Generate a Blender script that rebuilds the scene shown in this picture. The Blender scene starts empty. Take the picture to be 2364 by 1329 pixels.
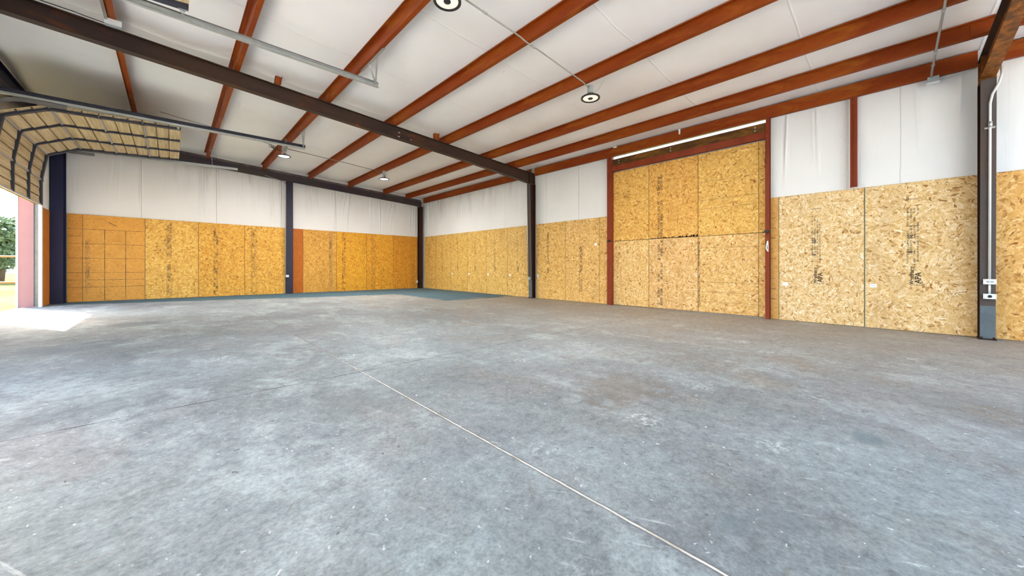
import bpy, bmesh, math, random
from mathutils import Vector, Matrix, Euler

random.seed(7)
scene = bpy.context.scene
COL = scene.collection

# ------------------------------------------------------------------ room measures (metres)
FPX, HORIZON, YAW = 825.36, 616.2, 0.76094     # focal length and horizon row in pixels of the 2364 x 1329 frame
EYE = 1.0227                                   # tripod height
XR, YB, XL = 8.769, 15.472, -2.30              # faces of the OSB on right, back and left wall
FA, FB = -0.0032278, 0.0030737                 # the slab falls slightly towards the right wall
YM, YN = 8.135, -1.0                           # middle and near steel frame
Y0 = -4.5                                      # open side behind the tripod
def fl(x, y): return FA * x + FB * y
def zp(x, y): return 4.58 - 0.0535 * x + fl(x, y)   # underside of the purlins
PD = 0.20                                      # purlin depth

# ------------------------------------------------------------------ node helper
class NT:
    def __init__(s, name):
        s.m = bpy.data.materials.new(name); s.m.use_nodes = True
        s.t = s.m.node_tree; s.t.nodes.clear()
        s.out = s.t.nodes.new('ShaderNodeOutputMaterial')
        s.b = s.t.nodes.new('ShaderNodeBsdfPrincipled')
        s.t.links.new(s.b.outputs[0], s.out.inputs[0])
    def n(s, typ, **kw):
        nd = s.t.nodes.new(typ)
        for k, v in kw.items(): setattr(nd, k, v)
        return nd
    def put(s, sock, v):
        if v is None: return
        if hasattr(v, 'is_output'): s.t.links.new(v, sock)
        elif isinstance(v, (tuple, list)):
            sock.default_value = tuple(v) + (1.0,) if len(v) == 3 and sock.type == 'RGBA' else tuple(v)
        else: sock.default_value = v
    def math(s, op, a, b=None, c=None, clamp=False):
        nd = s.n('ShaderNodeMath', operation=op); nd.use_clamp = clamp
        s.put(nd.inputs[0], a); s.put(nd.inputs[1], b)
        if c is not None: s.put(nd.inputs[2], c)
        return nd.outputs[0]
    def vmath(s, op, a, b):
        nd = s.n('ShaderNodeVectorMath', operation=op)
        s.put(nd.inputs[0], a)
        if op == 'SCALE': s.put(nd.inputs[3], b)
        else: s.put(nd.inputs[1], b)
        return nd.outputs[0]
    def mix(s, f, a, b, mode='MIX'):
        nd = s.n('ShaderNodeMix', data_type='RGBA', blend_type=mode)
        s.put(nd.inputs[0], f); s.put(nd.inputs[6], a); s.put(nd.inputs[7], b)
        return nd.outputs[2]
    def coord(s, out='Object'): return s.n('ShaderNodeTexCoord').outputs[out]
    def mapping(s, v, loc=(0, 0, 0), rot=(0, 0, 0), sc=(1, 1, 1)):
        nd = s.n('ShaderNodeMapping'); s.put(nd.inputs[0], v)
        nd.inputs[1].default_value = loc; nd.inputs[2].default_value = rot; nd.inputs[3].default_value = sc
        return nd.outputs[0]
    def noise(s, v, sc, det=4, rough=.55, dist=0.0, out=0):
        nd = s.n('ShaderNodeTexNoise'); s.put(nd.inputs['Vector'], v)
        nd.inputs['Scale'].default_value = sc; nd.inputs['Detail'].default_value = det
        nd.inputs['Roughness'].default_value = rough; nd.inputs['Distortion'].default_value = dist
        return nd.outputs[out]
    def voro(s, v, sc, feat='F1', rnd=1.0):
        nd = s.n('ShaderNodeTexVoronoi', feature=feat); s.put(nd.inputs['Vector'], v)
        nd.inputs['Scale'].default_value = sc; nd.inputs['Randomness'].default_value = rnd
        return nd
    def ramp(s, f, stops, interp='LINEAR'):
        nd = s.n('ShaderNodeValToRGB'); s.put(nd.inputs[0], f)
        r = nd.color_ramp; r.interpolation = interp
        while len(r.elements) < len(stops): r.elements.new(.5)
        for e, (p, c) in zip(r.elements, stops):
            e.position = p; e.color = tuple(c) + (1.0,) if len(c) == 3 else c
        return nd.outputs[0]
    def step(s, f, lo, hi):
        nd = s.n('ShaderNodeMapRange'); nd.interpolation_type = 'SMOOTHSTEP'
        s.put(nd.inputs[0], f); nd.inputs[1].default_value = lo; nd.inputs[2].default_value = hi
        return nd.outputs[0]
    def sep(s, v):
        nd = s.n('ShaderNodeSeparateXYZ'); s.put(nd.inputs[0], v); return nd.outputs
    def comb(s, x, y, z):
        nd = s.n('ShaderNodeCombineXYZ')
        for i, q in enumerate((x, y, z)): s.put(nd.inputs[i], q)
        return nd.outputs[0]
    def bump(s, h, strength=.3, dist=.02):
        nd = s.n('ShaderNodeBump'); nd.inputs['Strength'].default_value = strength
        nd.inputs['Distance'].default_value = dist; s.put(nd.inputs['Height'], h)
        s.t.links.new(nd.outputs[0], s.b.inputs['Normal'])
    def fin(s, color=None, rough=.5, metal=0.0, spec=.5, emit=None, es=0.0):
        s.put(s.b.inputs['Base Color'], color); s.put(s.b.inputs['Roughness'], rough)
        s.put(s.b.inputs['Metallic'], metal); s.put(s.b.inputs['Specular IOR Level'], spec)
        if emit is not None:
            s.put(s.b.inputs['Emission Color'], emit); s.put(s.b.inputs['Emission Strength'], es)
        return s.m

def plain(name, c, rough=.5, metal=0.0, spec=.5, var=.12, sc=6.0, emit=None, es=0.0):
    q = NT(name); nz = q.noise(q.coord(), sc, 3)
    col = q.mix(nz, tuple(v * (1 - var) for v in c), tuple(min(1, v * (1 + var)) for v in c))
    return q.fin(col, rough, metal, spec, emit, es)

def steel(name, c1, c2, rust=(.30, .075, .010), amount=.35, rough=.5, sc=3.0, stretch=(1, 1, 1)):
    q = NT(name); v = q.mapping(q.coord(), sc=stretch)
    a = q.mix(q.step(q.noise(v, sc, 5), .3, .7), c1, c2)
    r = q.step(q.noise(v, sc * 2.3, 7, .65, .6), .62 - amount * .3, .74)
    col = q.mix(q.math('MULTIPLY', r, amount * 1.6, clamp=True), a, rust)
    fine = q.noise(v, 60, 3)
    col = q.mix(.18, col, q.ramp(fine, [(.3, (.2, .2, .2)), (.7, (1, 1, 1))]), 'MULTIPLY')
    q.bump(fine, .12, .003)
    return q.fin(col, rough, 0, .22)

# ------------------------------------------------------------------ materials
def make_osb(name, base, plainface=False):
    q = NT(name)
    oi = q.n('ShaderNodeObjectInfo')
    off = q.vmath('SCALE', q.comb(1.0, 0.37, 0.71), q.math('MULTIPLY', oi.outputs['Random'], 53.0))
    v0 = q.vmath('ADD', q.coord(), off)
    wob = q.vmath('SCALE', q.vmath('SUBTRACT', q.noise(v0, 9.0, 2, out=1), (.5, .5, .5)), .05)
    v = q.vmath('ADD', v0, wob)
    layers = []
    for k, (cs, sx, sz) in enumerate(((5.5, 9, 29), (7.0, 10, 31), (8.5, 11, 34), (6.0, 15, 48))):
        # strands lie in every direction: each small patch of the mat is turned by its own angle
        patch = q.voro(q.vmath('ADD', v, (3.1 * k, 0, 1.7 * k)), cs)
        rt = q.n('ShaderNodeVectorRotate', rotation_type='Y_AXIS'); q.put(rt.inputs['Vector'], v)
        q.put(rt.inputs['Angle'], q.math('MULTIPLY', q.sep(patch.outputs['Color'])[2], 3.14))
        vo = q.voro(q.mapping(rt.outputs[0], sc=(sz, 1, sx)), 1.0)
        layers.append(q.sep(vo.outputs['Color']))
    tone = layers[0][0]
    for L, thr in ((layers[1], .5), (layers[2], .55), (layers[3], .66)):
        nd = q.n('ShaderNodeMix', data_type='FLOAT')
        q.put(nd.inputs[0], q.math('GREATER_THAN', L[1], thr)); q.put(nd.inputs[2], tone); q.put(nd.inputs[3], L[0])
        tone = nd.outputs[0]
    if plainface:
        stops = [(0, (.62, .36, .13)), (.3, (.70, .42, .16)), (1, (.76, .49, .20))]
    else:
        stops = [(0, (.32, .135, .03)), (.03, (.46, .235, .065)), (.10, (.62, .36, .115)), (.25, (.72, .455, .165)),
                 (.62, (.795, .54, .22)), (.86, (.86, .635, .315)), (1, (.92, .75, .46))]
    col = q.ramp(tone, stops)
    fib = q.noise(q.mapping(v, sc=(120, 1, 24)), 1.0, 3)
    col = q.mix(.30, col, q.ramp(fib, [(.32, (.42, .33, .22)), (.62, (1, 1, 1))]), 'MULTIPLY')
    big = q.noise(v0, 5.0, 4)
    col = q.mix(.25, col, q.ramp(big, [(.3, (.72, .64, .52)), (.7, (1.1, 1.1, 1.1))]), 'MULTIPLY')
    # small dark slivers and knots
    sl = q.voro(q.mapping(q.mapping(v, rot=(0, .8, 0)), sc=(75, 1, 24)), 1.0)
    dark = q.math('MULTIPLY', q.math('LESS_THAN', sl.outputs['Distance'], .30), q.math('GREATER_THAN', q.sep(sl.outputs['Color'])[0], .93 if not plainface else .975))
    col = q.mix(q.math('MULTIPLY', dark, .72), col, (.17, .07, .015))
    # dark seams between sheets, gap shade painted onto the edges
    gx_, gy_, gz_ = q.sep(q.coord('Generated'))
    ex = q.math('MINIMUM', gx_, q.math('SUBTRACT', 1.0, gx_)); ez = q.math('MINIMUM', gz_, q.math('SUBTRACT', 1.0, gz_))
    ed = q.math('MAXIMUM', q.step(ex, .0055, .0035), q.step(ez, .0030, .0018))
    col = q.mix(q.math('MULTIPLY', ed, .50), col, (.10, .055, .020))
    # handling dirt in broad soft patches
    dirt = q.step(q.noise(q.mapping(v0, sc=(1, 1, .45)), 2.2, 5, .6), .52, .78)
    col = q.mix(q.math('MULTIPLY', dirt, .30), col, (.34, .20, .075))
    col = q.mix(1.0, col, oi.outputs['Color'], 'MULTIPLY')
    q.bump(q.math('ADD', q.math('MULTIPLY', tone, .6), fib), .25, .002)
    return q.fin(q.mix(1.0, col, base, 'MULTIPLY'), .62, 0, .3)

M = {}
M['osb'] = make_osb('oriented_strand_board', (1, 1, 1))
M['osb_smooth'] = make_osb('strand_board_smooth_face', (1, 1, 1), True)
M['seam_shade'] = plain('seam_shade_board', (.10, .06, .03), .8)
M['ink'] = plain('board_ink', (.045, .032, .022), .8, var=.4, sc=40)
M['ink_faint'] = plain('faint_board_ink', (.19, .105, .04), .8, var=.35, sc=40)
M['seam_paint'] = plain('green_edge_paint', (.22, .30, .22), .7)
M['red_oxide'] = steel('red_oxide_purlin', (.315, .060, .004), (.22, .029, .002), (.40, .115, .008), .45, .5, 2.0, (1, .25, 1))
M['red_post'] = steel('red_oxide_post', (.27, .045, .014), (.20, .033, .012), (.30, .09, .02), .3, .5, 2.5, (1, 1, .4))
M['rafter'] = steel('brown_rafter', (.060, .032, .020), (.042, .026, .022), (.20, .060, .010), .30, .5, 1.6, (.35, 1, 1))
M['rafter_rust'] = steel('rusted_rafter', (.17, .055, .012), (.09, .04, .012), (.36, .12, .014), .8, .6, 4.0)
M['rafter_navy'] = steel('dark_rafter', (.058, .046, .040), (.038, .026, .040), (.16, .05, .012), .22, .5, 2.0, (.35, 1, 1))
M['navy'] = steel('navy_shade_column', (.012, .013, .050), (.009, .010, .036), (.03, .018, .03), .15, .5, 2.0, (1, 1, .3))  # bluish skylight shade on the left corner column, put into its paint
M['shade_slate'] = steel('slate_shade_column', (.035, .030, .050), (.024, .022, .045), (.05, .03, .03), .2, .5, 2.0, (1, 1, .3))  # shade tone of the middle back column, put into its base colour
M['closure'] = steel('grey_brown_closure', (.17, .145, .125), (.09, .065, .075), (.20, .12, .07), .4, .6, 3.0)
M['maroon'] = steel('dark_maroon_column', (.040, .014, .008), (.026, .010, .008), (.07, .02, .008), .3, .5, 2.0, (1, 1, .3))
M['grey_brown'] = steel('grey_brown_column', (.100, .070, .058), (.085, .085, .088), (.15, .06, .03), .35, .55, 1.1, (1, 1, .5))
M['header_rust'] = steel('rusted_header', (.110, .052, .010), (.070, .028, .010), (.24, .10, .014), .7, .6, 2.6, (1, .3, 1))
M['galv'] = plain('galvanised_steel', (.46, .48, .46), .38, .55, .5, .2, 14)
M['galv_dark'] = plain('weathered_track_steel', (.20, .19, .18), .45, .5, .5, .25, 9)
M['conduit'] = plain('conduit_grey', (.36, .35, .31), .45, .25, .5, .1, 8)
M['conduit_white'] = plain('pale_conduit', (.72, .74, .72), .4, .1, .5, .06, 8)
M['foot_slate'] = steel('slate_foot_paint', (.13, .165, .185), (.10, .125, .145), (.20, .11, .07), .25, .5, 3.0)
M['box_grey'] = plain('steel_box_grey', (.40, .45, .45), .45, .3, .5, .15, 12)
M['box_white'] = plain('pale_cover_plate', (.78, .82, .84), .45, 0, .5, .06, 12)
M['black'] = plain('black_rubber', (.010, .010, .012), .35, 0, .5, .2, 10)
M['chrome'] = plain('polished_housing', (.72, .73, .75), .18, .9, .5, .05, 8)
M['lens_cream'] = plain('cream_reflector', (.78, .70, .58), .35, 0, .5, .05, 20, (1.0, .93, .80), 0.16)
M['lens_lit'] = plain('lit_lens', (.95, .96, .96), .35, 0, .5, .02, 20, (.93, .98, 1.0), 6.0)
M['white_tag'] = plain('white_paper', (.90, .92, .92), .6, 0, .3, .03, 20)
M['pink'] = plain('sun_faded_pink_jamb', (.36, .175, .178), .5, 0, .3, .08, 3)
M['trim_grey'] = plain('grey_trim', (.42, .44, .45), .5, .1, .4, .15, 9)
M['trim_white'] = plain('white_trim', (.82, .84, .82), .5, 0, .4, .05, 9)
M['brown_rail'] = plain('brown_pipe_rail', (.40, .18, .08), .6, 0, .3, .15, 6)
M['bark'] = plain('bark', (.12, .08, .05), .9, 0, .2, .3, 9)
M['far_wall'] = plain('far_pale_cladding', (.66, .66, .64), .7, 0, .3, .05, 2)

def make_vinyl(name, axis, seams, grime, base=(.88, .875, .87), from_=-99):
    q = NT(name); v = q.coord(); x, y, z = q.sep(v); a = (x, y)[axis]
    col = q.mix(q.step(q.noise(v, .7, 4), .35, .75), base, tuple(c * .95 for c in base))
    hi = q.math('MULTIPLY', q.step(z, 2.8, 4.1), q.step(a, from_, from_ + 4.0))
    gr = q.step(q.noise(q.mapping(v, sc=(1.6, 1.6, .30)), 1.6, 7, .68), .48, .74)
    col = q.mix(q.math('MULTIPLY', q.math('MULTIPLY', gr, hi), grime), col, (.36, .31, .285))
    fine = q.step(q.noise(q.mapping(v, sc=(22, 22, .28)), 1.0, 4, .6), .57, .74)
    col = q.mix(q.math('MULTIPLY', q.math('MULTIPLY', fine, q.math('ADD', .25, hi)), grime * .5), col, (.38, .34, .32))
    for sx, t in seams:
        d = q.math('ABSOLUTE', q.math('SUBTRACT', a, q.math('ADD', sx, q.math('MULTIPLY', q.math('SUBTRACT', q.noise(v, 1.5, 2), .5), .03))))
        col = q.mix(q.math('MULTIPLY', q.step(d, .009, .004), t), col, (.30, .28, .27))
    q.bump(q.noise(q.mapping(v, sc=(12, 12, 1.0)), 1.5, 4), .25, .02)
    return q.fin(col, .45, 0, .35)
M['vinyl'] = make_vinyl('white_vinyl_insulation', 0, [], .1)
M['vinyl_back'] = make_vinyl('white_vinyl_back_wall', 0, [(-.66, .75), (1.09, .8), (2.95, .7), (4.80, .45), (6.72, .5), (8.42, .4)], .50, (.69, .665, .65), -2.0)  # duller base: grime, and the back wall's weaker light put into the colour
M['vinyl_right'] = make_vinyl('white_vinyl_right_wall', 1, [(14.3, .3), (12.2, .3), (9.6, .3), (7.62, .3), (6.35, .6), (-.15, .35)], .55, (.85, .85, .85), 6.5)
def make_roofvinyl():
    q = NT('white_roof_insulation'); v = q.coord(); x, y, z = q.sep(v)
    col = q.mix(q.step(q.noise(v, .55, 4), .35, .75), (.90, .885, .87), (.84, .82, .80))
    sp = q.voro(v, 3.2); spm = q.math('MULTIPLY', q.math('LESS_THAN', sp.outputs['Distance'], .035), q.math('GREATER_THAN', q.sep(sp.outputs['Color'])[0], .8))
    col = q.mix(q.math('MULTIPLY', spm, .7), col, (.18, .15, .12))
    st = q.step(q.noise(q.mapping(v, sc=(.6, 3, 1)), 1.4, 6, .6), .63, .85)
    col = q.mix(q.math('MULTIPLY', st, .22), col, (.48, .42, .37))
    # lap seam of the rolls every 1.83 m
    fr = q.math('ABSOLUTE', q.math('SUBTRACT', q.math('FRACT', q.math('DIVIDE', q.math('ADD', y, q.math('MULTIPLY', q.noise(v, 1.2, 2), .06)), 1.83)), .5))
    seam = q.step(fr, .012, .0)
    h = q.math('ADD', q.math('MULTIPLY', seam, 1.2), q.noise(q.mapping(v, sc=(.8, 2.5, 1)), 1.3, 3))
    q.bump(h, .22, .03)
    return q.fin(col, .45, 0, .35)
M['roof_vinyl'] = make_roofvinyl()

def make_concrete():
    q = NT('worn_sealed_concrete'); v = q.coord(); x, y, z = q.sep(v)
    wv = q.vmath('ADD', v, q.vmath('SCALE', q.noise(v, 1.1, 3, out=1), .5))
    right = q.step(x, .3, 6.0)
    big = q.noise(wv, .55, 7, .62)
    col = q.mix(q.step(big, .34, .66), (.180, .203, .220), (.280, .326, .343))
    bl = q.step(q.noise(q.mapping(wv, sc=(1.5, .9, 1)), 1.5, 8, .68, .3), .47, .66)
    col = q.mix(q.math('MULTIPLY', bl, .60), col, (.43, .495, .505))
    vi = q.step(q.noise(q.mapping(wv, loc=(2, 8, 1)), .9, 7, .66), .50, .68)
    col = q.mix(q.math('MULTIPLY', vi, .40), col, (.285, .270, .280))
    br = q.step(q.noise(q.mapping(wv, loc=(7, 3, 0), sc=(1.2, .8, 1)), 1.2, 9, .70), .50, .68)
    col = q.mix(q.math('MULTIPLY', q.math('MULTIPLY', br, .70), q.math('ADD', .15, q.math('MULTIPLY', right, .85))), col, (.235, .185, .135))
    col = q.mix(q.math('MULTIPLY', right, .30), col, (.30, .275, .245))  # warm cast towards the OSB wall: its reflection put into the concrete colour
    wall = q.step(x, 3.0, 8.3)
    col = q.mix(q.math('MULTIPLY', wall, .60), col, (.375, .31, .235))  # tan board reflection painted stronger close to the right wall
    mo = q.noise(v, 11, 10, .78)
    col = q.mix(.95, col, q.ramp(mo, [(.30, (.52, .53, .55)), (.47, (.90, .90, .90)), (.58, (1.06, 1.06, 1.06)), (.74, (1.42, 1.42, 1.40))]), 'MULTIPLY')
    fg = q.noise(v, 75, 4, .7)
    col = q.mix(.55, col, q.ramp(fg, [(.32, (.60, .60, .60)), (.50, (1, 1, 1)), (.72, (1.3, 1.3, 1.3))]), 'MULTIPLY')
    fm = q.noise(q.mapping(v, loc=(5, 2, 0)), 34, 5, .75)
    col = q.mix(.50, col, q.ramp(fm, [(.34, (.66, .66, .67)), (.50, (1, 1, 1)), (.68, (1.28, 1.28, 1.27))]), 'MULTIPLY')
    # scuffs, white flecks, dark chips
    for lo_, ro, sc_, hi, cc, am in (((0, 0, 0), .6, (24, 2.0, 1), (.63, .72), (.16, .125, .095), .40), ((4, 9, 0), -.5, (34, 2.4, 1), (.645, .72), (.60, .63, .64), .42),
                                     ((1, 5, 0), 1.7, (20, 1.6, 1), (.64, .72), (.18, .15, .12), .36), ((8, 2, 0), 2.6, (44, 3.0, 1), (.655, .72), (.64, .66, .66), .45)):
        sc = q.step(q.noise(q.mapping(q.mapping(v, loc=lo_, rot=(0, 0, ro)), sc=sc_), 1.0, 5, .62), *hi)
        col = q.mix(q.math('MULTIPLY', sc, am), col, cc)
    vd = q.vmath('ADD', v, q.vmath('SCALE', q.noise(v, 30, 2, out=1), .06))
    wf = q.voro(vd, 13.0); wm = q.math('MULTIPLY', q.math('LESS_THAN', wf.outputs['Distance'], .085), q.math('GREATER_THAN', q.sep(wf.outputs['Color'])[0], .52))
    col = q.mix(q.math('MULTIPLY', wm, .75), col, (.68, .70, .70))
    wf2 = q.voro(q.mapping(vd, loc=(1.7, 4.1, 0), rot=(0, 0, .8), sc=(1, .45, 1)), 27.0); wm2 = q.math('MULTIPLY', q.math('LESS_THAN', wf2.outputs['Distance'], .11), q.math('GREATER_THAN', q.sep(wf2.outputs['Color'])[0], .66))
    col = q.mix(q.math('MULTIPLY', wm2, .65), col, (.62, .65, .65))
    df = q.voro(q.mapping(vd, loc=(3, 1, 0), sc=(1, .6, 1)), 11.0); dm = q.math('MULTIPLY', q.math('LESS_THAN', df.outputs['Distance'], .085), q.math('GREATER_THAN', q.sep(df.outputs['Color'])[1], .64))
    col = q.mix(q.math('MULTIPLY', dm, .7), col, (.07, .062, .06))
    pt = q.voro(q.mapping(vd, loc=(.4, .7, 0)), 1.6); pn = q.noise(v, 26, 5, .7)
    pm = q.math('MULTIPLY', q.math('MULTIPLY', q.step(pt.outputs['Distance'], .30, .10), q.step(pn, .50, .60)), q.math('GREATER_THAN', q.sep(pt.outputs['Color'])[2], .62))
    col = q.mix(q.math('MULTIPLY', pm, .65), col, (.66, .70, .72))
    pt2 = q.voro(q.mapping(vd, loc=(2.4, 3.7, 0)), 1.3)
    pm2 = q.math('MULTIPLY', q.math('MULTIPLY', q.step(pt2.outputs['Distance'], .34, .08), q.step(pn, .58, .44)), q.math('GREATER_THAN', q.sep(pt2.outputs['Color'])[1], .55))
    col = q.mix(q.math('MULTIPLY', pm2, .50), col, (.15, .155, .16))
    # old blue-green floor stain along the back wall and into the corner
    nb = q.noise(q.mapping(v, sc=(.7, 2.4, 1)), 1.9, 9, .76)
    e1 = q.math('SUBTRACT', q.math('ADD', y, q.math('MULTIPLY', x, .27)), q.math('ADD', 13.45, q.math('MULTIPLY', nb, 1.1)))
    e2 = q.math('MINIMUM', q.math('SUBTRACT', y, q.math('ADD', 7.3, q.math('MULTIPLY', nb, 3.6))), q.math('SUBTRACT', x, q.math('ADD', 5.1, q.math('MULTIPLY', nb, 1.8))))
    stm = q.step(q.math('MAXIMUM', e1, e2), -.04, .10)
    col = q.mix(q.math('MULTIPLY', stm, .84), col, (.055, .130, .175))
    # soft oil marks of their own shape
    def blot(cx, cy, rx, ry, c, a, rough=.5):
        dx = q.math('DIVIDE', q.math('SUBTRACT', x, cx), rx); dy = q.math('DIVIDE', q.math('SUBTRACT', y, cy), ry)
        d = q.math('SQRT', q.math('ADD', q.math('MULTIPLY', dx, dx), q.math('MULTIPLY', dy, dy)))
        d = q.math('ADD', d, q.math('MULTIPLY', q.math('SUBTRACT', q.noise(v, 6.0, 6, .7), .5), rough * 4))
        return q.math('MULTIPLY', q.step(d, 1.15, .35), a), c
    for args in ((-.42, 9.05, .60, .40, (.10, .13, .16), .75, .5), (3.04, .075, .125, .10, (.13, .17, .19), .65, .12), (2.75, 1.55, .55, .40, (.16, .125, .095), .55, .7),
                 (1.62, .42, .09, .06, (.14, .18, .20), .40, .4), (-.9, 7.0, .6, .5, (.13, .17, .21), .55, .6), (1.0, 2.75, .34, .28, (.15, .16, .17), .5, .7),
                 (1.80, .30, .14, .10, (.16, .19, .21), .35, .5)):
        f, c = blot(*args); col = q.mix(f, col, c)
    # control joints: sealed joint, two sawn joints
    wob = q.math('MULTIPLY', q.math('SUBTRACT', q.noise(v, 9, 4), .5), .012)
    d1 = q.math('ABSOLUTE', q.math('ADD', q.math('SUBTRACT', x, 1.338), wob))
    seal = q.step(d1, .0062, .004); rim = q.step(d1, .018, .007)
    col = q.mix(q.math('MULTIPLY', rim, .60), col, (.11, .095, .085))
    far = q.step(y, 3.2, 5.2)
    col = q.mix(q.math('MULTIPLY', seal, q.math('SUBTRACT', .92, q.math('MULTIPLY', far, .72))), col, q.mix(q.step(q.noise(v, 6, 3), .45, .62), (.72, .70, .66), (.50, .45, .39)))
    d2 = q.math('ABSOLUTE', q.math('ADD', q.math('SUBTRACT', y, 3.535), wob))
    col = q.mix(q.math('MULTIPLY', q.step(d2, .009, .005), q.math('ADD', .40, q.math('MULTIPLY', q.step(q.noise(v, 4.0, 3), .45, .55), .55))), col, (.035, .033, .035))
    d3 = q.math('ABSOLUTE', q.math('ADD', q.math('SUBTRACT', x, 5.09), wob))
    col = q.mix(q.math('MULTIPLY', q.step(d3, .007, .004), q.step(q.noise(v, 3.0, 3), .42, .56)), col, (.60, .58, .54))
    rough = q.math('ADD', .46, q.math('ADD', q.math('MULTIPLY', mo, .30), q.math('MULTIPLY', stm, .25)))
    h = q.math('SUBTRACT', q.math('ADD', q.math('MULTIPLY', mo, .35), q.math('MULTIPLY', wm, .5)), q.math('ADD', q.math('MULTIPLY', q.step(d2, .010, .004), 1.5), q.math('MULTIPLY', dm, .6)))
    q.bump(h, .25, .004)
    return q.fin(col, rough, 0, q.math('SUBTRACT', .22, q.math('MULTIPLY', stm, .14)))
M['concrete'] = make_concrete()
def make_bounce_concrete():
    q = NT('unseen_bounce_concrete'); v = q.coord()
    return q.fin(q.mix(q.noise(v, .8, 6), (.52, .50, .46), (.62, .60, .56)), .8, 0, .3)
M['bounce_concrete'] = make_bounce_concrete()
def make_grass():
    q = NT('dry_mown_grass'); v = q.coord()
    c = q.mix(q.step(q.noise(v, .25, 5), .35, .65), (.115, .135, .045), (.155, .150, .065))
    return q.fin(q.mix(.5, c, q.ramp(q.noise(v, 9, 5), [(.3, (.5, .5, .5)), (.7, (1.2, 1.2, 1.1))]), 'MULTIPLY'), 1.0, 0, 0.0)
M['grass'] = make_grass()
def make_leaf():
    q = NT('tree_leaves'); oi = q.coord()
    return q.fin(q.mix(q.noise(oi, 1.3, 3), (.090, .135, .060), (.17, .215, .11)), .6, 0, .3)
M['leaf'] = make_leaf()
def make_doortan():
    q = NT('tan_door_skin'); v = q.coord()
    g = q.noise(q.mapping(v, sc=(30, 1.0, 30)), 1.0, 5, .6)
    c = q.mix(q.step(g, .32, .68), (.42, .30, .15), (.66, .52, .31))
    c = q.mix(q.math('MULTIPLY', q.step(q.noise(q.mapping(v, sc=(60, 1.6, 60)), 1, 3), .60, .70), .5), c, (.20, .14, .07))
    return q.fin(c, .55, 0, .35)
M['door_tan'] = make_doortan()
M['door_steel'] = plain('charcoal_stile', (.030, .032, .050), .45, .3, .5, .25, 12)
M['door_rail'] = plain('pale_door_rail', (.34, .33, .36), .45, .3, .5, .2, 12)

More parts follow.
